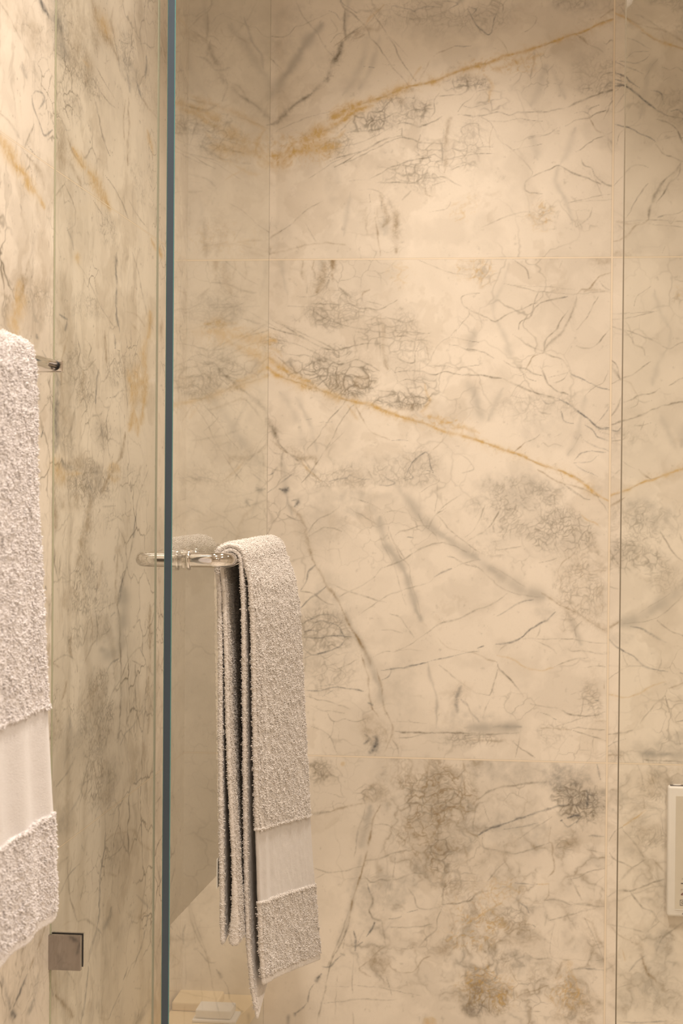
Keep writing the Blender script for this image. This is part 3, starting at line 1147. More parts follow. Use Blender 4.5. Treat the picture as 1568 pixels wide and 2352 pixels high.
ZB_LEFT = """
N o 1230 1200 60 190 .7
N o 1300 880 30 160 .5
N o 1030 1960 60 90 .6
N o 180 380 40 120 .6
N o 520 1900 40 90 .5
N k 510 1400 30 380 .55
N b 800 2030 110 190 .5
N k 800 2050 60 120 .4
N w 600 1200 50 260 .4
L o 950 240 50 110 .6
L o 130 1450 90 90 .4
L o 260 1640 60 80 .5
L o 700 1400 50 80 .5
L o 870 1650 50 90 .5
L b 850 330 60 200 .4
O w 980 1250 80 180 .5
O k 980 1330 70 90 .2
O b 1070 400 40 60 .5
O b 760 350 50 300 .4
L k 520 250 150 300 .4
L b 700 300 130 350 .35
L c 700 650 250 180 .7
L c 1160 450 110 200 .8
L k 1150 640 90 120 .4
L c 960 2050 110 180 .8
L c 1230 1700 120 250 .8
L b 1300 150 100 150 .25
L c 600 900 140 250 .5
L b 60 100 200 200 .25
L b 340 350 130 230 .35
L b 540 1250 70 260 .35
L c 1300 900 100 200 .4
N b 380 330 130 150 .3
N c 380 450 130 150 .6
N b 560 300 80 240 .25
N c 780 480 180 140 .5
N b 1240 1250 130 350 .25
N c 1060 1050 130 180 .7
N c 740 1150 140 300 .8
N b 650 2000 230 150 .4
N k 820 2030 90 170 .35
N c 800 2100 200 220 .9
N c 940 1620 180 150 .7
N c 1180 2050 160 250 .5
N b 640 2250 170 120 .4
N k 520 1500 60 400 .2
N c 600 1700 100 200 .6
O b 620 850 80 100 .4
O c 770 700 130 350 .9
O b 640 950 60 120 .4
O c 680 1200 90 220 .8
O c 900 900 120 400 .5
O b 860 1700 130 220 .4
O c 870 1900 150 450 1
O b 900 2150 130 200 .3
O c 870 200 200 200 .6
O k 640 2150 140 250 .25
O b 510 1950 60 350 .3
O c 500 1900 60 400 .8
R k 580 560 120 150 .3
R b 900 200 150 300 .35
R c 880 250 170 330 1
R b 1190 150 80 120 .4
R c 1000 800 150 200 .5
R k 1150 1420 140 100 .2
R c 480 2100 60 150 .3
R k 1240 2280 100 90 .4
R k 560 2050 60 250 .15
R c 320 1750 100 300 .3
"""
def parse(txt):
    out = []
    for ln in txt.strip().splitlines():
        if ':' in ln:
            h, p = ln.split(':'); c, col, w, s = h.split()
            ox, oy, k = CR[c]
            pts = [tuple(map(float, q.split(','))) for q in p.split()]
            out.append((c, col, float(w), float(s), np.array([(ox + x / k, oy + y / k) for x, y in pts])))
        else:
            c, kd, cx, cy, rx, ry, s = ln.split(); ox, oy, k = CR[c]
            out.append((c, kd, ox + float(cx) / k, oy + float(cy) / k, float(rx) / k, float(ry) / k, float(s)))
    return out
def to_slab(c, P):
    """rows above the joint show the same slab turned over and shifted; bring them to the common slab"""
    if c in 'PQ': return np.stack([P[..., 0] - 145, 1118 - P[..., 1]], -1)
    return P
COPIES = {'mid': lambda P: P,
          'top': lambda P: np.stack([P[..., 0] + 145, 1118 - P[..., 1]], -1),
          'midr': lambda P: np.stack([2671 - P[..., 0], P[..., 1] + 62], -1),
          'topr': lambda P: np.stack([2812 - P[..., 0], 1180 - P[..., 1]], -1)}

class Stone:
    """vein field over a wall grid; u runs along the wall, v is height"""
    def __init__(s, U, V, su, to_uv, seed):
        s.U, s.V, s.su, s.to_uv = U, V, su, to_uv
        s.sh = (len(V), len(U))
        s.ch = {k: np.zeros(s.sh, np.float32) for k in 'tkobwcdenv'}
        s.rng = np.random.RandomState(seed); s.seed = seed
        s.px = 1.0
    def smooth(s, P, step):
        n = len(P)
        if n == 1: return P
        E = np.vstack([2 * P[0] - P[1], P, 2 * P[-1] - P[-2]]); out = []
        for i in range(n - 1):
            p0, p1, p2, p3 = E[i:i + 4]; m = max(2, int(np.linalg.norm((p2 - p1)) / step))
            for t in np.arange(m) / m:
                out.append(0.5 * ((2 * p1) + (p2 - p0) * t + (2 * p0 - 5 * p1 + 4 * p2 - p3) * t * t + (3 * p1 - p0 - 3 * p2 + p3) * t ** 3))
        out.append(P[-1]); return np.array(out)
    def line(s, P, col, w, st, jit=2.2, region=None):
        Q = s.smooth(P, 5.0); n = len(Q)
        t = np.arange(n) * 1.0; ph = s.rng.rand() * 500
        amp = min(jit, 0.5 + n * 0.12) if w < 6 else jit * 1.4
        j = (fbm(t * .35 + ph, t * 0, 3, 3, .6) * amp, fbm(t * .35 + ph, t * 0 + 40, 5, 3, .6) * amp)
        Q = Q + np.stack(j, -1)
        wf = np.clip(1 + 0.75 * fbm(t * .3 + ph, t * 0 + 9, 8, 3), .35, 2)
        sf = np.clip(0.80 + 0.6 * fbm(t * .22 + ph, t * 0 + 19, 11, 3), .12, 1)
        e = np.minimum(t, t[::-1]); wf = wf * np.clip((e + 1.2) / 4, .35, 1)
        UV, mpp = s.to_uv(Q)
        A = s.ch[col]
        for i in range(n - 1):
            r = w * wf[i] * mpp * 0.80; pad = r * 2.6
            a, b = UV[i], UV[i + 1]
            u0, u1 = min(a[0], b[0]) - pad / s.su, max(a[0], b[0]) + pad / s.su
            v0, v1 = min(a[1], b[1]) - pad, max(a[1], b[1]) + pad
            i0, i1 = np.searchsorted(s.U, (u0, u1)); k0, k1 = np.searchsorted(s.V, (v0, v1))
            if i1 <= i0 or k1 <= k0: continue
            uu = (s.U[i0:i1][None, :] - a[0]) * s.su; vv = s.V[k0:k1][:, None] - a[1]
            du, dv = (b[0] - a[0]) * s.su, b[1] - a[1]; L2 = du * du + dv * dv + 1e-12
            q = np.clip((uu * du + vv * dv) / L2, 0, 1)
            d2 = (uu - q * du) ** 2 + (vv - q * dv) ** 2
            g = np.exp(-d2 / (r * r)) * st * sf[i]
            if region is not None: g = g * region[k0:k1, i0:i1]
            A[k0:k1, i0:i1] = np.maximum(A[k0:k1, i0:i1], g)
    def blob(s, c, rx, ry, kd, st, region=None):
        UV, mpp = s.to_uv(np.array([c, (c[0] + rx, c[1])]))
        ru = abs(UV[1][0] - UV[0][0]) + 1e-6; rv = ry * mpp; a = UV[0]
        i0, i1 = np.searchsorted(s.U, (a[0] - ru * 1.7, a[0] + ru * 1.7)); k0, k1 = np.searchsorted(s.V, (a[1] - rv * 1.7, a[1] + rv * 1.7))
        if i1 <= i0 or k1 <= k0: return
        uu = s.U[i0:i1][None, :]; vv = s.V[k0:k1][:, None]
        r = np.hypot((uu - a[0]) / ru, (vv - a[1]) / rv)
        X = uu + 0 * vv; Y = vv + 0 * uu
        n1 = fbm(X * 17 * s.su + 3, Y * 17, s.seed + 40, 5, .62)
        g = np.clip((1.18 - r + n1 * 0.95) * 1.4, 0, 1); g = g * g * (3 - 2 * g) * st
        if kd in 'tkobw':
            g = g * np.clip(.6 + .8 * fbm(X * 90 * s.su, Y * 90, s.seed + 50, 4, .65), .05, 1.1)
        if region is not None: g = g * region[k0:k1, i0:i1]
        A = s.ch[kd]; A[k0:k1, i0:i1] = np.maximum(A[k0:k1, i0:i1], g)
    def colour(s, cs=1.0, su=1.0, streak=0.0, hair=0.8):
        UU, VV = np.meshgrid(s.U * su, s.V)
        q = s.seed
        wx = fbm(UU * 22, VV * 22, q, 4, .6) * .030; wy = fbm(UU * 22 + 50, VV * 22, q + 3, 4, .6) * .030
        X = UU + wx * .7; Y = VV + wy * .7
        def edges(sc, w, sd, thr):
            f1, f2 = worley(X * sc, Y * sc, sd); e = np.exp(-((f2 - f1) / w) ** 2)
            return e * np.clip((fbm(UU * sc * .35 + 7, VV * sc * .35, sd + 9, 3) + thr) * 2.2, 0, 1)
        base = np.zeros(s.sh + (3,), np.float32)
        cl = fbm(X * 4.2, Y * 4.2, q + 20, 5, .55)
        base[:] = CREAM
        def mixto(c, f):
            f = np.clip(f, 0, 1)[..., None]
            return base * (1 - f) + np.array(c, np.float32) * f
        base = mixto(GREYISH, np.clip(cl * 1.0, 0, .42))
        base = mixto(GREYISH, np.clip(fbm(X * 16, Y * 16, q + 30, 4, .6) * .8, 0, .32))
        base = mixto(BROWN, np.clip(fbm(X * 7 + 4, Y * 7, q + 33, 6, .68) * 1.3 - .25, 0, .12 if streak == 0 else .22))
        if streak > 0:
            s1 = fbm(UU * 30 + wx * 40, VV * 8, q + 34, 5, .62); s2 = fbm(UU * 90 + wx * 70, VV * 20, q + 35, 4, .62)
            zone = np.clip(fbm(UU * 6, VV * 2.4, q + 36, 3) * 1.6 + .45, 0, 1)
            base = mixto(BROWN, zone * np.clip(s1 * 1.5 - .05, 0, .5) * streak)
            base = mixto(TAUPE, zone * np.clip(s2 * 1.7 - .20, 0, .5) * streak)
            base = mixto(SLATE, np.clip(s1 * 2 - .75, 0, .35) * np.clip(s2 + .3, 0, 1) * streak)
        # sparse hairline network everywhere
        e1 = edges(13 * cs, .030, q + 61, -.12) * .55; e2 = edges(34 * cs, .045, q + 62, -.20) * .5
        base = mixto(TAUPE, np.maximum(e1, e2) * hair)
        e3 = edges(21 * cs, .05, q + 91, -.25) * .5; fleck = np.clip(fbm(UU * 95, VV * 95, q + 92, 4, .7) * 3.2 - 1.35, 0, 1)
        base = mixto(TAUPE, np.maximum(e3, fleck * .45) * hair * .7)
        fe = edges(120 * cs, .16, q + 63, .25); fe2 = edges(62 * cs, .10, q + 64, .3)
        fl = np.clip(fbm(X * 170, Y * 170, q + 65, 4, .7) * 2.6 - .25, 0, 1)
        X = X + fbm(UU * 70, VV * 70, q + 71, 3, .6) * .011 + wx * .8; Y = Y + fbm(UU * 70 + 31, VV * 70, q + 72, 3, .6) * .011 + wy * .8
        pe = np.maximum(edges(30 * cs, .10, q + 66, .35), edges(72 * cs, .16, q + 67, -.05) * .8)
        # break the drawn veins up: beaded, gritty, with a mottled halo
        grit = np.clip(.90 + .75 * fbm(UU * 210, VV * 210, q + 73, 3, .7), .15, 1.15)
        beads = np.clip(.85 + .9 * fbm(UU * 60, VV * 60, q + 74, 3, .6), .2, 1.15)
        def blur(A, r):
            for ax in (0, 1):
                C = np.cumsum(np.pad(A, [(r + 1, r) if k == ax else (0, 0) for k in (0, 1)], mode='edge'), axis=ax)
                A = (np.take(C, range(2 * r + 1, C.shape[ax]), ax) - np.take(C, range(0, C.shape[ax] - 2 * r - 1), ax)) / (2 * r + 1)
            return A
        mark = np.maximum(s.ch['t'], np.maximum(s.ch['b'], s.ch['k'])).astype(np.float64)
        halo = np.clip(blur(blur(mark, 7), 7) * 2.2, 0, 1)
        gh = np.clip(blur(blur(s.ch['o'].astype(np.float64), 7), 7) * 1.6, 0, 1)
        base = mixto(TAUPE, halo * np.clip(fe * .5 + fl * .45 + .07, 0, .6) * .75)
        base = mixto(GOLD, gh * np.clip(fl * .9 + .12, 0, .7))
        for kk in 'tbk': s.ch[kk] = s.ch[kk] * (grit * beads if kk != 'k' else grit)
        s.ch['o'] = s.ch['o'] * grit
        base = mixto(WARMGREY, s.ch['w'] * .95)
        base = mixto(TAUPE, s.ch['c'] * np.clip(fe * .5 + fe2 * .6 + fl * .4 + .06, 0, .8) * 1.05)
        XN, YN_ = UU + wx * .5 + fbm(UU * 60, VV * 60, q + 81, 3) * .006, (VV + wy * .5 + fbm(UU * 60 + 9, VV * 60, q + 82, 3) * .006) * 1.45
        g1, g2 = worley(XN * 46, YN_ * 46, q + 83); ne = np.exp(-((g2 - g1) / .13) ** 2) * np.clip((fbm(UU * 25, VV * 25, q + 84, 3) + .75) * 1.6, 0, 1)
        h1, h2 = worley(XN * 95, YN_ * 95, q + 85); ne = np.maximum(ne, .6 * np.exp(-((h2 - h1) / .2) ** 2) * np.clip((fbm(UU * 40, VV * 40, q + 86, 3) + .1) * 2.5, 0, 1))
        if s.ch['v'].any():
            XV, YV = UU + wx * .9 + fbm(UU * 45, VV * 45, q + 93, 4, .6) * .012, VV + wy * .9 + fbm(UU * 45 + 9, VV * 45, q + 94, 4, .6) * .012
            for sc_, w_, thr, amt in ((12, .055, .55, .70), (21, .09, .1, .62), (40, .12, -.05, .55)):
                v1, v2 = worley(XV * sc_, YV * sc_, q + 95 + sc_); dv = v2 - v1
                brk = np.clip((fbm(UU * sc_ * .6, VV * sc_ * .6, q + 96 + sc_, 4, .6) + thr) * 2.0, 0, 1)
                base = mixto(WARMGREY, s.ch['v'] * np.exp(-(dv / (w_ * 3.2)) ** 2) * brk * .55)
                base = mixto(BROWN if sc_ != 21 else TAUPE, s.ch['v'] * np.exp(-(dv / w_) ** 2) * brk * amt * (.55 + .45 * np.clip(fl * 2, 0, 1)))
        mot = np.clip(fbm(UU * 48, VV * 48, q + 88, 5, .65) * 2.2 + .25, 0, 1)
        base = mixto(WARMGREY, np.maximum(s.ch['d'], np.maximum(s.ch['c'] * .6, s.ch['n'] * .5)) * mot * .38)
        base = mixto(TAUPE, s.ch['n'] * ne * .72)
        base = mixto(BROWN, s.ch['d'] * np.clip(pe * .62 + fe * .25, 0, .8))
        base = mixto(BROWN, s.ch['b'] * .92)
        base = mixto(GOLD, s.ch['e'] * np.clip(fl * .7 + fe2 * .5, 0, .8))
        base = mixto(GOLD, s.ch['o'] * (.9 + .25 * np.clip(fl, 0, 1)))
        base = mixto(TAUPE, s.ch['t'] * 1.0)
        base = mixto(SLATE, s.ch['k'] * .92)
        # fine mineral grain inside the marks
        return base
CREAM = (0.83, 0.755, 0.655); GREYISH = (0.57, 0.51, 0.43); WARMGREY = (0.50, 0.46, 0.40)
TAUPE = (0.22, 0.185, 0.135); BROWN = (0.30, 0.215, 0.115); GOLD = (0.60, 0.41, 0.16); SLATE = (0.085, 0.09, 0.095)

def fine_axis(a, b, step, lo, hi, coarse):
    return np.concatenate([np.arange(lo, a, coarse), np.arange(a, b, step), np.append(np.arange(b, hi, coarse), hi)])

# back wall ---------------------------------------------------------
x0 = atY(427, 1160, YB)[0]; x1 = atY(1585, 1160, YB)[0]
z0 = atY(1568, 2365, YB)[2]; z1 = atY(1568, -15, YB)[2]
U = fine_axis(x0, x1, 0.00125, XL, XR, 0.03); U[0] = XL; U = np.unique(U); V = fine_axis(z0, z1, 0.00125, 0.0, CEIL, 0.03)
def uv_back(P):
    P = np.atleast_2d(P)
    D = np.array([atY(p[0], p[1], YB) for p in P])
    return D[:, [0, 2]], YB / F
st = Stone(U, V, 1.0, uv_back, 5)
uu = U[None, :]; vv = V[:, None]
row_t = (vv > ZT); row_m = (vv <= ZT) & (vv > ZL); row_b = (vv <= ZL); col_l = uu < XJ; col_r = ~col_l
REG = {'mid': row_m & col_l, 'top': row_t & col_l, 'midr': row_m & col_r, 'topr': row_t & col_r}
for key, fn in COPIES.items():
    reg = REG[key].astype(np.float32)
    for (c, col, w, s_, P) in parse(SLAB): st.line(fn(to_slab(c, P)), col, w, s_, region=reg)
    for (c, kd, cx, cy, rx, ry, s_) in parse(ZB_SLAB):
        st.blob(fn(to_slab(c, np.array([cx, cy]))), rx, ry, kd, s_, region=reg)
rb = (row_b & col_l).astype(np.float32); rr = (row_b & col_r).astype(np.float32)
for (c, col, w, s_, P) in parse(LOWER):
    st.line(P, col, w, s_, region=rb)
for (c, kd, cx, cy, rx, ry, s_) in parse(ZB_LOWER): st.blob((cx, cy), rx, ry, kd, s_, region=rb)
for (c, col, w, s_, P) in parse(LOWER_R): st.line(P, col, w, s_, region=rr)
for (c, kd, cx, cy, rx, ry, s_) in parse(ZB_LOWER_R): st.blob((cx, cy), rx, ry, kd, s_, region=rr)
for (c, col, w, s_, P) in parse(STRIP): st.line(P, col, w, s_)
for (c, kd, cx, cy, rx, ry, s_) in parse(ZB_STRIP): st.blob((cx, cy), rx, ry, kd, s_)
colb = st.colour()
def wall_mesh(name, P, nr, nc, col, mat):
    o = np_mesh(name, P, grid_faces(nr, nc), mat, smooth=False)
    a = o.data.color_attributes.new('stone', 'FLOAT_COLOR', 'POINT')
    a.data.foreach_set('color', np.concatenate([col.reshape(-1, 3), np.ones((nr * nc, 1), np.float32)], 1).astype(np.float32).ravel())
    o['kind'] = 'structure'; return o
UU, VV = np.meshgrid(U, V)
P = np.stack([UU, np.full_like(UU, YB), VV], -1).reshape(-1, 3)
wall_mesh('wall_back', P, len(V), len(U), colb, marble_mat('marble_back', 'back'))

# left wall ---------------------------------------------------------
ya = atX(-10, 1160, XL)[1]
zlo = min(atX(0, 2352, XL)[2], atX(300, 2352, XL)[2]) - .05; zhi = atX(420, 0, XL)[2] + .02
U = fine_axis(ya, YB - .0001, 0.0022, YN, YB, 0.04); U = np.unique(U); V = fine_axis(max(0.02, atX(427, 2352, XL)[2]), zhi, 0.0014, 0.0, CEIL, 0.03)
def uv_left(P):
    P = np.atleast_2d(P)
    P = np.stack([np.minimum(P[:, 0], 430), P[:, 1]], -1)
    D = np.array([atX(p[0], p[1], XL) for p in P])
    return D[:, [1, 2]], float(np.mean(D[:, 1])) / F
st = Stone(U, V, 0.30, uv_left, 21)
for (c, col, w, s_, P) in parse(LEFTW): st.line(P, col, w * (1.7 if col == 'o' else 1.0), min(1, s_ * (1.3 if col == 'o' else 1.1)), jit=1.6)
for (c, kd, cx, cy, rx, ry, s_) in parse(ZB_LEFT): st.blob((cx, cy), rx, ry, kd, s_)
coll = st.colour(1.0, 0.85, 0.46, 1.9)
UU, VV = np.meshgrid(U, V)
P = np.stack([np.full_like(UU, XL), UU, VV], -1).reshape(-1, 3)
wall_mesh('wall_left', P, len(V), len(U), coll, marble_mat('marble_left', 'left'))
# ------------------------------------------------------------------ rest of the room
def stone_plain(name, joint):
    m, nt, b = nmat(name)
    g = nt.nodes.new('ShaderNodeNewGeometry')
    n1 = noise(nt, g.outputs['Position'], 3.0, 6, 0.6)
    w = nt.nodes.new('ShaderNodeTexWave'); w.wave_type = 'BANDS'; w.bands_direction = 'DIAGONAL'
    w.inputs['Scale'].default_value = 0.9; w.inputs['Distortion'].default_value = 14; w.inputs['Detail'].default_value = 5
    lk(nt, g.outputs['Position'], w.inputs['Vector'])
    v = math_node(nt, 'POWER', w.outputs['Fac'], 9)
    col = mixc(nt, math_node(nt, 'MULTIPLY', n1.outputs['Fac'], 0.4), CREAM + (1,), GREYISH + (1,))
    col = mixc(nt, math_node(nt, 'MULTIPLY', v, 0.5), col, TAUPE + (1,))
    lk(nt, col, b.inputs['Base Color']); b.inputs['Roughness'].default_value = 0.35
    return m
M_room = stone_plain('marble_room', True)
M_ceil = plain('ceiling_paint', (0.78, 0.74, 0.68), 0.8)
M_floor = stone_plain('marble_floor', True)
def slab(name, x0, x1, y0, y1, z0, z1, m, kind='structure'):
    bm = bmesh.new(); box(bm, x0, x1, y0, y1, z0, z1)
    o = bm_obj(name, bm, m); o['kind'] = kind; return o
slab('wall_right', XR, XR + .1, YN, YB, 0, CEIL, M_room)
slab('wall_front', XL - .1, XR + .1, YN - .1, YN, 0, CEIL, M_room)
slab('floor', XL - .1, XR + .1, YN - .1, YB + .1, -.1, 0, M_floor)
slab('ceiling', XL - .1, XR + .1, YN - .1, YB + .1, CEIL, CEIL + .1, M_ceil)

# ------------------------------------------------------------------ recessed ceiling lamps
M_trim = plain('lamp_trim_white', (0.8, 0.78, 0.74), 0.4)
def emis(name, col, s):
    m, nt, b = nmat(name); b.inputs['Base Color'].default_value = (0.8, 0.8, 0.8, 1)
    b.inputs['Emission Color'].default_value = col + (1,); b.inputs['Emission Strength'].default_value = s; return m
M_lens = emis('lamp_lens', WARM, 25)
spots_txt = ['over the back wall', 'added unseen to brighten the shower corner beside the left wall', 'over the right end of the back wall', 'over the towels', 'added as unseen fill over the middle of the floor', 'added as unseen fill nearest the entrance', 'added as unseen fill in the near right corner']
for (lx, ly, wt, cone, bl), lo, tx in zip(LAMPS, lamp_objs, spots_txt):
    r = empty('ceiling_downlight', (lx, ly, CEIL))
    tag(r, 'round recessed ceiling downlight ' + tx, 'ceiling light', 'recessed downlights in the ceiling')
    prof = [(.055, 0), (.056, -.004), (.050, -.007), (.040, -.004), (.038, 0)]
    V = []; n = 36
    for (rr_, zz) in prof:
        for k in range(n): V.append((lx + rr_ * math.cos(2 * math.pi * k / n), ly + rr_ * math.sin(2 * math.pi * k / n), CEIL + zz))
    mesh_obj('trim_ring', V, grid_faces(len(prof), n, True), M_trim, r)
    V = [(lx + .037 * math.cos(2 * math.pi * k / n), ly + .037 * math.sin(2 * math.pi * k / n), CEIL - .0015) for k in range(n)]
    mesh_obj('lens', V, [tuple(range(n))[::-1]], M_lens, r, smooth=False)
    lo.location = (0, 0, -0.012); lo.parent = r

# ------------------------------------------------------------------ glass
def glass_mat(name, tint, boost):
    """clear pane: what is not mirrored passes through, the mirrored part grows towards grazing angles"""
    m, nt, b = nmat(name); nt.nodes.remove(b)
    out = nt.nodes['Material Output']
    geo = nt.nodes.new('ShaderNodeNewGeometry')
    fr = nt.nodes.new('ShaderNodeFresnel'); fr.inputs['IOR'].default_value = 1.5
    f = fr.outputs[0]
    two = math_node(nt, 'DIVIDE', math_node(nt, 'MULTIPLY', f, 2.0), math_node(nt, 'ADD', f, 1.0))   # both faces of the pane
    two = math_node(nt, 'MULTIPLY', two, boost)
    front = math_node(nt, 'SUBTRACT', 1.0, geo.outputs['Backfacing'])
    fac = math_node(nt, 'MULTIPLY', two, front)
    tr = nt.nodes.new('ShaderNodeBsdfTransparent'); tr.inputs[0].default_value = tint + (1,)
    gl = nt.nodes.new('ShaderNodeBsdfGlossy'); gl.inputs['Roughness'].default_value = 0.0; gl.inputs[0].default_value = (0.96, 0.97, 0.96, 1)
    mx = nt.nodes.new('ShaderNodeMixShader'); lk(nt, fac, mx.inputs[0]); lk(nt, tr.outputs[0], mx.inputs[1]); lk(nt, gl.outputs[0], mx.inputs[2])
    lk(nt, mx.outputs[0], out.inputs['Surface']); return m
M_glass = glass_mat('shower_glass', (0.985, 0.99, 0.98), 0.80)
def edge_mat(name, c, rough):
    m, nt, b = nmat(name)
    g = nt.nodes.new('ShaderNodeNewGeometry')
    mp = nt.nodes.new('ShaderNodeMapping'); mp.inputs['Scale'].default_value = (1, 1, 0.25); lk(nt, g.outputs['Position'], mp.inputs[0])
    n = noise(nt, mp.outputs[0], 30, 3)
    lk(nt, mixc(nt, n.outputs['Fac'], c + (1,), tuple(x * .75 for x in c) + (1,)), b.inputs['Base Color'])
    b.inputs['Roughness'].default_value = rough; return m
M_edge = edge_mat('glass_edge_slate', (0.068, 0.096, 0.132), 0.30)
M_arris = edge_mat('glass_edge_arris', (0.10, 0.30, 0.30), 0.25)
M_edge_thin = edge_mat('glass_edge_dim', (0.26, 0.22, 0.16), 0.3)
M_edge_pale = edge_mat('glass_edge_pale', (0.32, 0.33, 0.25), 0.3)

def pane(name, x0, x1, y0, y1, z0, z1, parent, me, ma, ch=0.0009):
    """a slab of glass; big faces glass, narrow faces polished edge, chamfers arris"""
    bm = bmesh.new(); box(bm, x0, x1, y0, y1, z0, z1)
    vert = [e for e in bm.edges if abs(e.verts[0].co.z - e.verts[1].co.z) > .1]
    bmesh.ops.bevel(bm, geom=vert, offset=ch, segments=1, affect='EDGES')
    thinx = (x1 - x0) < (y1 - y0)
    o = bm_obj(name, bm, [M_glass, me, ma], parent)
    for p in o.data.polygons:
        n = p.normal; big = abs(n.x) if thinx else abs(n.y); sm = abs(n.y) if thinx else abs(n.x)
        p.material_index = 0 if big > .95 else (1 if (sm > .95 or abs(n.z) > .9) else 2)
    return o

TH = 0.0102
DZ0, DZ1 = 0.02, 2.25
door = empty('shower_door', (XD, YG, DZ0))
tag(door, 'frameless clear glass shower door standing open with a slate coloured near edge', 'shower door')
DY0, DY1 = YG + 0.004, float(YB - 0.055)
dp = pane('glass_pane', XD - TH, XD, DY0, DY1, DZ0, DZ1, door, M_edge, M_arris)
dp.data.materials.append(M_edge_thin)
for p in dp.data.polygons:                       # far end: clear ground edge with a thin dim arris
    if p.center.y > 0.5 * (DY1 - DY0) and abs(p.center.z - (DZ1 - DZ0) / 2) < .5:
        if p.material_index == 1: p.material_index = 0
        elif p.material_index == 2: p.material_index = 3 if p.normal.x > 0 else 0

xa = float(atY(357, 1160, YG)[0])
p1 = empty('shower_screen', (XL, YG, 0.0))
tag(p1, 'narrow fixed glass panel between the left marble wall and the open door', 'shower screen', 'fixed glass panels of the shower')
gp = pane('glass_pane', XL + .0015, xa, YG, YG + TH, 0.0, DZ1, p1, M_edge_pale, M_edge_pale, 0.0008)
for p in gp.data.polygons:                       # the side buried in the seal shows nothing of its own
    if p.center.x < (xa - XL) / 2 and p.normal.x < -.3: p.material_index = 0
M_seal = plain('clear_seal', (0.50, 0.50, 0.36), 0.35)
bm = bmesh.new(); box(bm, XL, XL + .0012, YG - .0005, YG + .0038, 0, DZ1, .0005)
o = bm_obj('wall_seal', bm, M_seal, p1)

xb = float(atY(1425, 1160, YG)[0])
p2 = empty('shower_screen', (xb, YG, 0.0))
tag(p2, 'wide fixed glass panel on the right, in front of the white remote control', 'shower screen', 'fixed glass panels of the shower')
pane('glass_pane', xb, XR - .002, YG, YG + TH, 0.0, DZ1, p2, M_edge_thin, M_edge_thin, 0.0012)

# ------------------------------------------------------------------ chrome
def metal(name, c, rough):
    m, nt, b = nmat(name)
    g = nt.nodes.new('ShaderNodeNewGeometry'); n = noise(nt, g.outputs['Position'], 40, 2)
    r = math_node(nt, 'ADD', math_node(nt, 'MULTIPLY', n.outputs['Fac'], 0.03), rough)
    lk(nt, r, b.inputs['Roughness']); b.inputs['Base Color'].default_value = c + (1,); b.inputs['Metallic'].default_value = 1
    return m
M_chrome = metal('chrome', (0.80, 0.78, 0.76), 0.045)
M_chrome_dk = metal('chrome_satin', (0.55, 0.53, 0.52), 0.28)
M_clamp = metal('chrome_clamp', (0.42, 0.39, 0.38), 0.05)
M_black = plain('black_gasket', (0.015, 0.015, 0.017), 0.5)

# glass clamp on the narrow panel
cz0, cz1 = float(atY(150, 2226, YG)[2]), float(atY(150, 2146, YG)[2])
cx0, cx1 = float(atY(110, 2180, YG)[0]), float(atY(188, 2180, YG)[0])
cl = empty('glass_clamp', (cx0, YG, cz0)); cl.location = Vector((cx0, YG, cz0))
tag(cl, 'small square chrome clamp holding the narrow glass panel to the marble wall', 'glass clamp')
bm = bmesh.new(); box(bm, cx0 + .0005, cx1, YG - .0062, YG - .0002, cz0, cz1, .0005, 2); bm_obj('front_plate', bm, M_clamp, cl)
bm = bmesh.new(); box(bm, cx0 + .0005, cx1, YG + TH + .0006, YG + TH + .0045, cz0, cz1, .0006, 2); bm_obj('back_plate', bm, M_chrome, cl)
bm = bmesh.new(); box(bm, cx0 + .0008, cx1 - .001, YG + TH, YG + TH + .0008, cz0 + .001, cz1 - .001, 0)
bm_obj('gasket', bm, M_black, cl)

# through-glass towel bar on the door: one loop on each side of the pane
XB = float(atY(540, 1286, atX(430, 1286, XD)[1])[0]) - .0105
YM = float(atX(430, 1286, XD)[1]); ZBAR = float(atX(430, 1286, XD)[2])
RB = 0.0101
def loop(side):
    xo = XB - XD if side > 0 else -(XB - XD)
    xs = XD if side > 0 else XD - TH
    P = [(xs + side * .0008, YM, ZBAR)]
    r = 0.020
    ex = xs + (xo - side * r)
    for t in np.linspace(0.15, 1, 6): P.append((xs + (ex - xs) * t, YM, ZBAR))
    for a in np.linspace(0, 1, 14)[1:]:
        an = a * math.pi / 2
        P.append((ex + side * r * math.sin(an), YM + r * (1 - math.cos(an)), ZBAR))
    y1 = 2.60 if side > 0 else YM + 0.13
    for y in np.linspace(YM + r, y1 - r, 24)[1:]: P.append((xs + xo, y, ZBAR))
    for a in np.linspace(0, 1, 14)[1:]:
        an = a * math.pi / 2
        P.append((xs + xo - side * r * (1 - math.cos(an)), y1 - r + r * math.sin(an), ZBAR))
    for t in np.linspace(0.15, 1, 6)[1:]: P.append((ex + (xs + side * .0008 - ex) * t, y1, ZBAR))
    return P, y1
for side, nm in ((1, 'towel_bar'), (-1, 'pull_handle')):
    P, y1 = loop(side); V, Fc = tube(P, RB, 28)
    tb = mesh_obj(nm, V, Fc, M_chrome, door)
    tb['label'] = 'chrome towel bar on the room side of the door' if side > 0 else 'short chrome pull handle on the far side of the door'
    for yy in (YM, y1):
        xs = XD if side > 0 else XD - TH
        V, Fc = tube([(xs + side * .0004, yy, ZBAR), (xs + side * .0010, yy, ZBAR), (xs + side * .0045, yy, ZBAR), (xs + side * .0052, yy, ZBAR)], [.0128, .0140, .0140, .0128], 32)
        c = mesh_obj('mounting_collar', V, Fc, M_chrome, None)
        c.parent = tb; 
        c.location = -parent_world(tb)

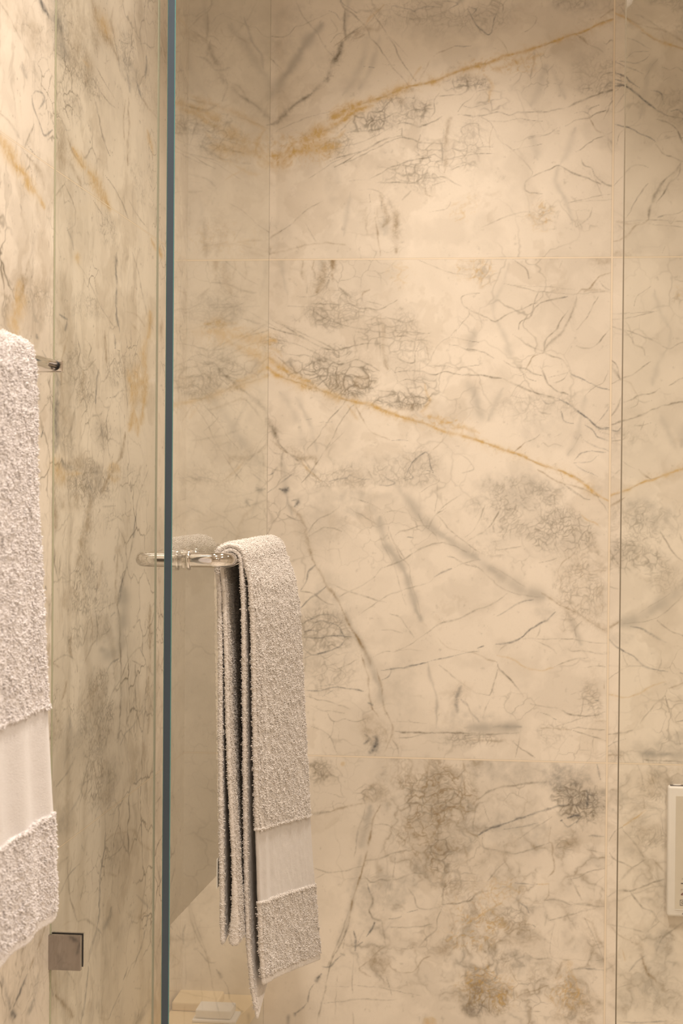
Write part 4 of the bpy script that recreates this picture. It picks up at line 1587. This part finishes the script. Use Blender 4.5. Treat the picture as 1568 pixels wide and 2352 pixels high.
# towel rail on the left wall
XR2 = float(atY(122, 838, 1.905)[0]); Y2 = 1.905; Z2 = float(atY(122, 838, Y2)[2]); R2 = 0.0062
rail = empty('towel_rail', (XL, Y2, Z2))
tag(rail, 'slim chrome towel rail fixed to the left marble wall', 'towel rail')
P = [(XR2, 0.98, Z2)] + [(XR2, y, Z2) for y in np.linspace(1.0, Y2 + .002, 20)]
V, Fc = tube(P, R2, 24); mesh_obj('bar', V, Fc, M_chrome, rail)
V, Fc = tube([(XR2, Y2 + .0015, Z2), (XR2, Y2 + .0022, Z2), (XR2, Y2 + .004, Z2)], [R2 * 1.02, R2 * 1.02, R2 * .9], 24)
mesh_obj('end_cap', V, Fc, M_black, rail)
for yy in (Y2 - .012, 1.05):
    bm = bmesh.new(); box(bm, XL + .0002, XR2 + .010, Y2 + .0042, Y2 + .014, Z2 - .0085, Z2 + .0055, .0015) if yy > 1.5 else box(bm, XL + .0002, XR2 + .006, yy - .006, yy + .006, Z2 - .0135, Z2 - R2 + .001, .0012)
    bm_obj('post', bm, M_chrome, rail)
    bm = bmesh.new(); box(bm, XL + .0001, XL + .006, yy - .02, yy + .02, Z2 - .03, Z2 + .01, .001)
    bm_obj('wall_plate', bm, M_chrome, rail)

# ------------------------------------------------------------------ towels
def terry_mat(name, col, scale=900, band=False):
    m, nt, b = nmat(name)
    g = nt.nodes.new('ShaderNodeTexCoord')
    n = noise(nt, g.outputs['Object'], scale, 3, .6)
    c2 = tuple(x * .80 for x in col) + (1,)
    lk(nt, mixc(nt, n.outputs['Fac'], c2, tuple(min(1, x * 1.10) for x in col) + (1,)), b.inputs['Base Color'])
    b.inputs['Roughness'].default_value = 0.95; b.inputs['Specular IOR Level'].default_value = 0.1
    b.inputs['Sheen Weight'].default_value = 0.35; b.inputs['Sheen Roughness'].default_value = 0.5
    v = nt.nodes.new('ShaderNodeTexVoronoi'); v.inputs['Scale'].default_value = scale * (.55 if not band else .8); lk(nt, g.outputs['Object'], v.inputs['Vector'])
    h = math_node(nt, 'SUBTRACT', math_node(nt, 'MULTIPLY', n.outputs['Fac'], .5), v.outputs['Distance'])
    bump(nt, h, .55 if not band else .3, .0009, b)
    return m
TOWEL = (0.77, 0.72, 0.675)
M_terry = terry_mat('terry_cloth', TOWEL)
M_band = terry_mat('terry_band', tuple(x * .80 for x in TOWEL), 1300, True)
TOWEL2 = (0.90, 0.865, 0.865)
M_terry2 = terry_mat('terry_cloth_pale', TOWEL2, 620)
M_band2 = terry_mat('terry_band_pale', tuple(x * .84 for x in TOWEL2), 900, True)

def lerp_curve(C, t):
    C = np.asarray(C, float); k = np.linspace(0, 1, len(C))
    return np.stack([np.interp(t, k, C[:, i]) for i in range(3)], -1)
def arclen(C):
    C = np.asarray(C, float); d = np.linalg.norm(np.diff(C, axis=0), axis=1); return np.concatenate([[0], np.cumsum(d)])
def resample(C, step_fn):
    C = np.asarray(C, float); L = arclen(C); out = []; s = 0
    while s < L[-1]: out.append(s); s += step_fn(s)
    out.append(L[-1]); out = np.array(out)
    return np.stack([np.interp(out, L, C[:, i]) for i in range(3)], -1), out
def smooth_curve(C, it=3):
    C = np.asarray(C, float)
    for _ in range(it):
        D = C.copy(); D[1:-1] = (C[:-2] + 2 * C[1:-1] + C[2:]) / 4; C = D
    return C

def cloth(name, root, N, Fr, th, mats, bands, hem, wave, nu_step, loop_amp, loop_size, seed, inner_coarse=5, hem_curve=None, blunt=None, tufts=None):
    """a folded length of terry: N = near rim centre line, Fr = far rim centre line (same number of rows).
    Closed thick sheet with rounded rims. bands = list of (row fraction start, end) of flat woven strips."""
    N = np.asarray(N); Fr = np.asarray(Fr); n = len(N)
    width = np.linalg.norm(Fr - N, axis=1).mean()
    nu = int(width / nu_step)
    e = np.linspace(-math.pi / 2, math.pi / 2, 9)
    rim = th / 2
    # ring parameters: (w across 0..1, offset across rim, normal offset)
    w_out = np.linspace(0, 1, nu); w_in = np.linspace(1, 0, max(6, nu // inner_coarse))
    ring = [(w, 0, 1) for w in w_out] + [(1, math.cos(a), math.sin(a)) for a in e[::-1][1:-1]] + \
           [(w, 0, -1) for w in w_in] + [(0, -math.cos(a), math.sin(a)) for a in e[1:-1]]
    ring = np.array(ring); K = len(ring)
    Wd = ring[:, 0]
    base = N[:, None, :] * (1 - Wd)[None, :, None] + Fr[:, None, :] * Wd[None, :, None]
    across = (Fr - N) / np.linalg.norm(Fr - N, axis=1)[:, None]
    along = np.gradient(0.5 * (N + Fr), axis=0); along /= np.linalg.norm(along, axis=1)[:, None]
    nor = np.cross(along, across); nor /= np.linalg.norm(nor, axis=1)[:, None]
    s_len = arclen(0.5 * (N + Fr)); tot = s_len[-1]; sf = s_len / tot
    S = np.repeat(s_len[:, None], K, 1); A = np.repeat((Wd * width)[None, :], n, 0)
    # taper at both hems
    ht = np.ones(n)
    endw = .004
    ht = np.minimum(ht, np.sqrt(np.clip(1 - (1 - np.clip(s_len / endw, 0, 1)) ** 2, 0, 1)))
    ht = np.minimum(ht, np.sqrt(np.clip(1 - (1 - np.clip((tot - s_len) / endw, 0, 1)) ** 2, 0, 1)))
    ht = np.maximum(ht, .05)
    if blunt:                                     # a plump rounded fold at the left-hand end
        bw, bk = blunt; q = np.clip(s_len / bw, 0, 1)
        ht = np.where(s_len < bw, (1 + (bk - 1) * (1 - q) ** 1.2 ) * np.sqrt(np.clip(1 - (1 - np.clip(s_len / (.0028 * bk), 0, 1)) ** 2, 0.002, 1)), ht)
    isb = np.zeros((n, K)); ridge = np.zeros((n, K))
    skewS = S
    for (b0, b1) in bands:
        edge = fbm(A * 120, A * 0 + seed, seed + 1, 2) * .0012
        b0s, b1s = b0 * tot + edge, b1 * tot + edge * .7
        isb = np.maximum(isb, ((skewS > b0s) & (skewS < b1s)) * 1.0)
        for q in (b0s - .0015, b1s + .0015): ridge = np.maximum(ridge, np.exp(-((skewS - q) / .0016) ** 2))
    dome = wave(sf[:, None] * np.ones((1, K)), Wd[None, :] * np.ones((n, 1)))
    half = th / 2 * ht[:, None] * (1 - .22 * isb)
    outn = nor[:, None, :]; ac = across[:, None, :]
    P = base + outn * (ring[:, 2][None, :, None] * half[..., None] + dome[..., None]) + ac * (ring[:, 1][None, :, None] * (rim * np.minimum(ht, 1.2))[:, None, None])
    # pile
    dirv = outn * ring[:, 2][None, :, None] + ac * ring[:, 1][None, :, None]
    sx = (A + ring[:, 1][None, :] * rim * 1.3 + (ring[:, 2][None, :] < 0) * 3.7) / loop_size; sy = S / loop_size
    wx = fbm(sx * .5, sy * .5, seed + 5, 2) * .5; wy = fbm(sx * .5 + 9, sy * .5, seed + 6, 2) * .5
    f1, f2 = worley(sx + wx, sy * .85 + wy, seed + 7)
    lump = 1 - np.clip(f1, 0, .8) / .8
    big = fbm(sx * .16, sy * .16, seed + 8, 3)
    jn = vnoise(sx * 3.1, sy * 3.1, seed + 12) - .5
    dsp = (lump - .45) * (0.75 + .5 * big) + jn * .30
    pile = loop_amp * dsp * (1 - .93 * isb) + loop_amp * .9 * ridge + .0004 * big
    # stitched hem at the right-hand end
    if hem:
        hq = (tot - S)
        pile = np.where(hq < .010, pile * .45 - .0004 + .0007 * np.sin(S * 900) * 0, pile)
        pile -= .0012 * np.exp(-((hq - .0105) / .0010) ** 2)
    P = P + dirv * (pile * np.minimum(1, ht[:, None] * 1.2))[..., None]
    Q = grid_faces(n, K, True)[:, ::-1]
    fm = isb.reshape(-1)[Q].mean(1) > .5
    def sub(nm, mask, mat):
        q = Q[mask]; used = np.unique(q); mp = np.full(n * K, -1); mp[used] = np.arange(len(used))
        return np_mesh(nm, P.reshape(-1, 3)[used], mp[q], mat, root)
    body = sub(name, ~fm, mats[0])
    if tufts:
        size, dens, keep = tufts
        q = Q[~fm]; q = q[keep(q // K, Wd[q % K], ring[q % K, 2]).all(1)]
        PP = P.reshape(-1, 3); A0 = PP[q[:, 0]]; e1 = PP[q[:, 1]] - A0; e2 = PP[q[:, 3]] - A0
        nn = np.cross(e1, e2); ar = np.linalg.norm(nn, axis=1)
        m = ar > 1e-12; q, A0, e1, e2, nn, ar = q[m], A0[m], e1[m], e2[m], nn[m], ar[m]; nn = nn / ar[:, None]
        dd = dirv.reshape(-1, 3)[q[:, 0]]; nn = nn * np.sign((nn * dd).sum(1))[:, None]
        rs = np.random.RandomState(seed); N_ = int(ar.sum() / (dens * dens)); ii = rs.choice(len(q), N_, p=ar / ar.sum())
        u, v = rs.rand(2, N_, 1); C0 = A0[ii] + e1[ii] * u + e2[ii] * v; nz = nn[ii]
        # loops lean mostly downwards and sideways out of the cloth
        lean = rs.randn(N_, 3) * .55; lean[:, 2] -= .25
        ax = nz + lean; ax /= np.linalg.norm(ax, axis=1)[:, None]
        t1 = np.cross(ax, rs.randn(N_, 3)); t1 /= np.linalg.norm(t1, axis=1)[:, None]; t2 = np.cross(ax, t1)
        L_ = size * (1.0 + .5 * rs.rand(N_, 1)); r_ = size * (.30 + .12 * rs.rand(N_, 1))
        near_hem = (tot - s_len[np.minimum(q[ii, 0] // K, n - 1)])[:, None] < .011
        L_ = np.where(near_hem, L_ * .35, L_)
        rimq = (abs(ring[q[ii, 0] % K, 2]) < .97)[:, None]
        cl_ = fbm(C0[:, 1] * 150, C0[:, 2] * 150, seed + 60, 3, .6)[:, None]
        L_ = L_ * np.clip(1 + .85 * cl_, .35, 1.8); r_ = r_ * np.clip(1 + .5 * cl_, .6, 1.4)
        L_ = np.where(rimq, L_ * .5, L_); r_ = np.where(rimq, r_ * 1.25, r_)
        C0 = C0 - nz * size * .35
        ringv = []
        for (h_, w_) in ((.45, 1.0), (.85, .85)):
            for a4 in range(4):
                ca, sa = math.cos(a4 * math.pi / 2), math.sin(a4 * math.pi / 2)
                ringv.append(C0 + ax * L_ * h_ + (t1 * ca + t2 * sa) * r_ * w_)
        top_ = C0 + ax * L_ * 1.12
        VV_ = np.stack([C0] + ringv + [top_], 1).reshape(-1, 3)
        tp = []
        for k in range(4):
            k2 = (k + 1) % 4
            tp += [(0, 1 + k2, 1 + k), (1 + k, 1 + k2, 5 + k2), (1 + k, 5 + k2, 5 + k), (5 + k, 5 + k2, 9)]
        TT = (np.array(tp)[None] + (np.arange(N_) * 10)[:, None, None]).reshape(-1, 3)
        tl = tri_mesh('terry_loops', VV_, TT, mats[0], root); tl['kind'] = 'stuff'
    if fm.any():
        # one object per woven strip
        rowc = (Q[:, 3] // K)
        for (b0, b1) in bands:
            msk = fm & (sf[rowc] > b0 - .02) & (sf[rowc] < b1 + .02)
            if msk.any(): sub('woven_band', msk, mats[1])
    return body, P

# --- towel on the door ------------------------------------------------
YN0 = YM + 0.024
def cz(px, py, Y): return atY(px, py, Y)
def eqz(C, n):
    C = np.asarray(C, float); L = arclen(C); t = np.linspace(0, L[-1], n)
    return np.stack([np.interp(t, L, C[:, i]) for i in range(3)], -1)
def rim(left, right, X0, Y0, Z0, rad, cnt):
    """rim of a draped fold: left bottom -> over the rail -> right bottom, fixed row counts per stretch"""
    arc = np.array([[X0 + rad * math.cos(a), Y0, Z0 + rad * math.sin(a)] for a in np.linspace(math.pi, 0, cnt[1])])
    l = eqz(smooth_curve(np.array(list(left[::-1]) + [arc[0]]), 1), cnt[0] + 1)[:-1]
    r = eqz(smooth_curve(np.array([arc[-1]] + list(right)), 1), cnt[2] + 1)[1:]
    return smooth_curve(np.vstack([l, arc, r]), 6)

towel = empty('bath_towel', (XB, YN0 + .2, ZBAR))
tag(towel, 'greige terry towel folded over the chrome bar of the open glass door', 'towel', 'folded terry towels')

def build_main():
    # right-hand drape rims in photograph pixels (near rim), converted at the near rim's distance
    out_r = [(577, 1330), (579, 1400), (582, 1500), (584, 1700), (586, 1900), (590, 2050), (595, 2180), (602, 2262)]
    out_l = [(507, 1330), (505, 1500), (505, 1700), (507, 1850), (509, 2000), (510, 2100), (511, 2168)]
    in_r = [(560, 1330), (559, 1500), (561, 1700), (563, 1900), (564, 2050), (569, 2180), (577, 2270), (591, 2340)]
    in_l = [(517, 1330), (519, 1500), (523, 1700), (530, 1850), (539, 2000), (541, 2080), (537, 2172)]
    CN = (330, 56, 560)
    near = lambda P: [atY(px, py, YN0 + .00005 * max(0, py - 1300)) for px, py in P]
    nearl = lambda P: [atY(px, py, YN0) for px, py in P]
    sil = [(687, 1330), (689, 1400), (693, 1500), (703, 1700), (712, 1900), (719, 2000), (725, 2100), (733, 2205)]
    ysil = [2.66, 2.665, 2.67, 2.68, 2.70, 2.71, 2.73, 2.75]
    far_r = [atY(px - 5, py, y - (2.3 - YN0)) for (px, py), y in zip(sil, ysil)]
    yf = float(far_r[0][1])
    Lo = nearl(out_l)
    far_l = [np.array([p[0] - .012 * k / 6., yf + .05 * k / 6., p[2]]) for k, p in enumerate(Lo)]
    No = rim(Lo, near(out_r), XB, YN0, ZBAR, .0195, CN)
    Fo = rim(far_l, far_r, XB, yf, ZBAR, .0195, CN)
    n = len(No)
    def wave(s, w):
        right = np.clip((s - .52) / .06, 0, 1)
        ridge = .0022 * np.exp(-((w - .10) / .045) ** 2) - .0018 * np.exp(-((w - .21) / .05) ** 2)
        soft = .0030 * np.sin(w * 5.2 + s * 2.5) * np.clip((s - .6) * 3, 0, 1)
        return right * (ridge * np.clip(1.25 - abs(s - .72) * 2.2, .25, 1) + soft)
    SL = arclen(0.5 * (No + Fo)); SL = SL / SL[-1]
    def frac_at(py):
        # fraction along the near rim where the image row is py on the right drape
        tz = atY(600, py, YN0)[2]
        idx = [i for i in range(n // 2, n) if No[i][2] <= tz]
        return SL[idx[0] if idx else n - 1]
    b0, b1 = frac_at(1918), frac_at(2088)
    # rim rows map: the strip crosses the face with the cloth, so equal fractions on both rims
    cloth('outer_fold', towel, No, Fo, .0062, (M_terry, M_band), [(b0, b1)], True, wave, .0015, .0016, .0026, 3, tufts=(.0019, .00160, lambda r, w, s: ((r > 318) & (s > 0)) | (w < .004) | (w > .996)))
    CI = (260, 44, 320)
    Li = nearl(in_l); Ri = near(in_r)
    Ni = rim(Li, Ri, XB, YN0, ZBAR, .0135, CI)
    fl = [np.array([p[0], yf, p[2]]) for p in Li]
    z_end = far_r[-1][2] + .20
    fr = []
    for p in Ri:
        zz = ZBAR + (p[2] - ZBAR) * (ZBAR - z_end) / (ZBAR - Ri[-1][2])
        j = np.argmin(abs(Fo[n // 2:, 2] - zz)) + n // 2
        fr.append(np.array([Fo[j][0] - .0095, Fo[j][1] - .006, zz]))
    Fi = rim(fl, fr, XB, yf - .006, ZBAR, .0135, CI)
    wave_i = lambda s, w: 0 * s
    cloth('inner_fold', towel, Ni, Fi, .0056, (M_terry, M_band), [], True, wave_i, .0024, .0014, .0026, 9, 2, blunt=(.10, 2.6), tufts=(.0017, .0016, lambda r, w, s: (w < .012) | ((r < 260) & (s < 0) & (w < .25))))
    return No
No = build_main()
# sewn-in label on the outer rim of the left-hand drape
pA = atY(499, 1972, YN0 - .001); pB = atY(501, 2040, YN0 - .001)
bm = bmesh.new(); box(bm, pA[0] - .0003, pA[0] + .0006, YN0 - .0055, YN0 + .012, pB[2], pA[2], .0003, 1)
M_labelc = plain('label_ribbon', (0.78, 0.76, 0.70), .6)
o = bm_obj('care_tag', bm, M_labelc, towel); o['label'] = 'small off-white ribbon tag'

# --- big pale towel on the left rail -----------------------------------
towel2 = empty('bath_towel', (XR2, 1.5, Z2))
tag(towel2, 'pale blurred terry towel hanging from the rail at the left edge of the view', 'towel', 'folded terry towels')
def build_left():
    sil = [(83, 850), (84, 930), (86, 1050), (90, 1180), (97, 1330), (104, 1480), (110, 1620), (116, 1750), (124, 1880), (129, 1980), (130, 2050), (130, 2108)]
    yy = [1.765] * 4 + [1.77, 1.775, 1.78, 1.785, 1.79, 1.795, 1.80, 1.80]
    far_r = [atY(px - 6, py, y) for (px, py), y in zip(sil, yy)]
    rad = .0145; CN = (60, 40, 560)
    left = [np.array([0, 0, z]) for z in np.linspace(Z2 - .02, Z2 - .55, 8)]
    yn = 1.30
    far = rim([np.array([XR2 - rad, 1.765, p[2]]) for p in left], far_r, XR2, 1.765, Z2, rad, CN)
    near_r = [np.array([p[0] - .004 * k / 12., yn, p[2]]) for k, p in enumerate(far_r)]
    near = rim([np.array([XR2 - rad, yn, p[2]]) for p in left], near_r, XR2, yn, Z2, rad, CN)
    Nn, Ff = near, far; n = len(Nn)
    SL = arclen(0.5 * (Nn + Ff)); SL = SL / SL[-1]
    def fa(py):
        tz = atY(100, py, 1.78)[2]; idx = [i for i in range(n // 2, n) if Ff[i][2] <= tz]; return SL[idx[0]]
    def wave(s, w):
        r = np.clip((s - .52) / .05, 0, 1)
        return r * (.0028 * np.sin((1 - w) * 34 + .5) * np.clip((s - .55) * 3, 0, 1) * np.exp(-((1 - w) / .5) ** 2)
                    - .010 * np.exp(-((1 - w) / .03) ** 2) * .2)
    cloth('terry_body', towel2, Nn, Ff, .008, (M_terry2, M_band2), [(fa(1622), fa(1868))], True, wave, .0020, .0018, .0036, 31, tufts=(.0024, .0020, lambda r, w, s: (r > 58) & (s > -.5) & (w > .3)))
build_left()

# ------------------------------------------------------------------ small things in the corner behind the door
M_ledge = plain('ledge_cream', (0.84, 0.66, 0.40), .5)
M_box = plain('box_white', (0.88, 0.85, 0.82), .55)
yl0, yl1 = 2.70, YB - .002
zl = float(atY(450, 2335, 2.82)[2])
r = empty('corner_shelf', (XL, YB, zl))
tag(r, 'cream corner shelf low in the corner behind the glass door', 'shelf')
bm = bmesh.new(); V = []
pts = [(XL + .001, YB - .001)] + [(XL + .001, YB - .30)] + [(XL + .001 + .135 * math.sin(t), YB - .30 + (.30 - .001) * (1 - math.cos(t)) ) for t in np.linspace(0.15, math.pi / 2, 14)]
top = [bm.verts.new((x, y, zl)) for x, y in pts]; bot = [bm.verts.new((x, y, zl - .03)) for x, y in pts]
bm.faces.new(top); bm.faces.new(bot[::-1])
for i in range(len(pts)):
    j = (i + 1) % len(pts); bm.faces.new((top[i], bot[i], bot[j], top[j]))
bm_obj('shelf_board', bm, M_ledge, r)
# cream box at the back left, white lidded box on a tray in front of it
def at_z(px, py, z):
    d = ray(px, py); return CAMP + d * ((z - CAM_Z) / d[2])
yq = 2.80
xa_, xb_ = float(atY(397, 2320, yq)[0]), float(atY(500, 2320, yq)[0])
zt_ = float(atY(430, 2304, yq)[2])
b1 = empty('storage_box', (xa_, yq, zl)); tag(b1, 'cream yellow box half hidden behind the small white box', 'box')
bm = bmesh.new(); box(bm, XL + .003, xb_ - .01, yq + .045, yq + .12, zl + .0003, zt_ - .013, .003); bm_obj('body', bm, M_ledge, b1)
xa_, xb_ = float(atY(452, 2320, yq)[0]), float(atY(531, 2320, yq)[0])
b2 = empty('small_box', (xa_, yq, zl)); tag(b2, 'small white lidded box on the corner shelf behind the door', 'box')
zt2 = float(atY(480, 2318, yq)[2])
bm = bmesh.new(); box(bm, xa_, xb_, yq - .008, yq + .040, zl + .006, zt2, .002); bm_obj('body', bm, M_box, b2)
bm = bmesh.new(); box(bm, xa_ - .001, xb_ + .001, yq - .009, yq + .041, zt2 - .012, zt2 + .001, .002); bm_obj('lid', bm, M_box, b2)
tr = empty('tray', (xa_, yq, zl)); tag(tr, 'thin white tray under the small white box', 'tray')
bm = bmesh.new(); box(bm, xa_ - .006, xb_ + .010, yq - .014, yq + .043, zl + .0003, zl + .0057, .002); bm_obj('tray_board', bm, M_box, tr)

# ------------------------------------------------------------------ wall remote
M_rem = plain('remote_shell', (0.80, 0.76, 0.70), .42)
M_rem_in = plain('remote_face', (0.66, 0.60, 0.50), .5)
M_dark = plain('remote_print', (0.10, 0.085, 0.08), .5)
M_grey = plain('remote_print_grey', (0.45, 0.40, 0.34), .5)
M_red = plain('remote_print_red', (0.16, 0.03, 0.04), .5)
yr = YB - .021
rx0, rz1 = atY(1534, 1812, yr)[0], atY(1534, 1806, yr)[2]; rz0 = atY(1534, 2105, yr)[2]; rx1 = rx0 + .125
rem = empty('remote_control', (float(rx0), YB, float(rz0)))
tag(rem, 'white wall mounted toilet remote control at the right edge of the view', 'remote control')
bm = bmesh.new(); box(bm, rx0, rx1, yr, YB - .0006, rz0, rz1, .0045, 4); bm_obj('shell', bm, M_rem, rem, smooth=True)
fx0 = atY(1551, 1900, yr)[0]; fz1 = atY(1551, 1828, yr)[2]; fz0 = atY(1551, 2088, yr)[2]
bm = bmesh.new(); box(bm, fx0, rx1 - .012, yr - .0004, yr + .001, fz0, fz1, .0003, 1); bm_obj('face_plate', bm, M_rem_in, rem)
bm = bmesh.new(); box(bm, fx0, rx1 - .012, yr - .0012, yr + .001, fz0 - .0012, fz0 - .0002, .0002, 1); bm_obj('lower_lip', bm, M_rem, rem)
# top keys, dark oval with a pale ring
def disc(bm, cx, cy, cz_, rx, ry, h, n=28):
    t = [bm.verts.new((cx + rx * math.cos(2 * math.pi * k / n), cy + ry * math.sin(2 * math.pi * k / n), cz_ + h)) for k in range(n)]
    b = [bm.verts.new((v.co.x, v.co.y, cz_ - .0003)) for v in t]
    bm.faces.new(t)
    for k in range(n): bm.faces.new((t[k], b[k], b[(k + 1) % n], t[(k + 1) % n]))
zt3 = rz1
bm = bmesh.new(); box(bm, rx0 + .004, rx1 - .004, yr + .0035, YB - .006, rz1 - .0005, rz1 + .0008, .0003, 1); o = bm_obj('key_strip', bm, M_dark, rem)
bm = bmesh.new(); disc(bm, rx0 + .016, yr + .010, rz1 + .0008, .007, .0045, .0010); bm_obj('top_key', bm, M_rem, rem)
bm = bmesh.new(); disc(bm, rx0 + .045, yr + .010, rz1 + .0008, .007, .0045, .0010); bm_obj('top_key', bm, M_rem, rem)
# printed marks, turned on their side
def mark(px0, px1, py0, py1, mat, name='printed_mark'):
    a = atY(px0, py1, yr); b = atY(px1, py0, yr)
    bm = bmesh.new(); box(bm, a[0], b[0], yr - .00075, yr - .00035, a[2], b[2]); return bm_obj(name, bm, mat, rem)
def poly_marks(strokes, wpx, mat, name='printed_mark'):
    bm = bmesh.new()
    for s in strokes:
        for (p, q) in zip(s[:-1], s[1:]):
            a = atY(p[0], p[1], yr); b = atY(q[0], q[1], yr); d = np.array([b[0] - a[0], b[2] - a[2]]); L = np.hypot(*d) + 1e-9
            nrm = np.array([-d[1], d[0]]) / L * wpx * yr / F / 2
            vs = [bm.verts.new((a[0] + sx * nrm[0], yr - .0007, a[2] + sx * nrm[1])) for sx in (1, -1)] + [bm.verts.new((b[0] + sx * nrm[0], yr - .0007, b[2] + sx * nrm[1])) for sx in (-1, 1)]
            bm.faces.new(vs)
    return bm_obj(name, bm, mat, rem)
mark(1565, 1567, 2017, 2020, M_grey); mark(1568, 1572, 2018, 2019, M_dark)
mark(1563, 1575, 2028, 2030, M_dark)
mark(1563, 1574, 2042, 2043.4, M_grey); mark(1563, 1564, 2042, 2046, M_grey)
poly_marks([[(1563.5, 2055), (1567, 2051), (1570, 2055), (1563.5, 2055)]], 1.8, M_red)
poly_marks([[(1561.5, 2067), (1561.5, 2079), (1576, 2079), (1576, 2067), (1561.5, 2067)], [(1565, 2076), (1564.5, 2072), (1567, 2070), (1570, 2071), (1570, 2075), (1567, 2076), (1566.5, 2073)]], 1.1, M_dark)
poly_marks([[(1566, 2100), (1570, 2096), (1572, 2099), (1575, 2096)]], 1.6, M_dark)
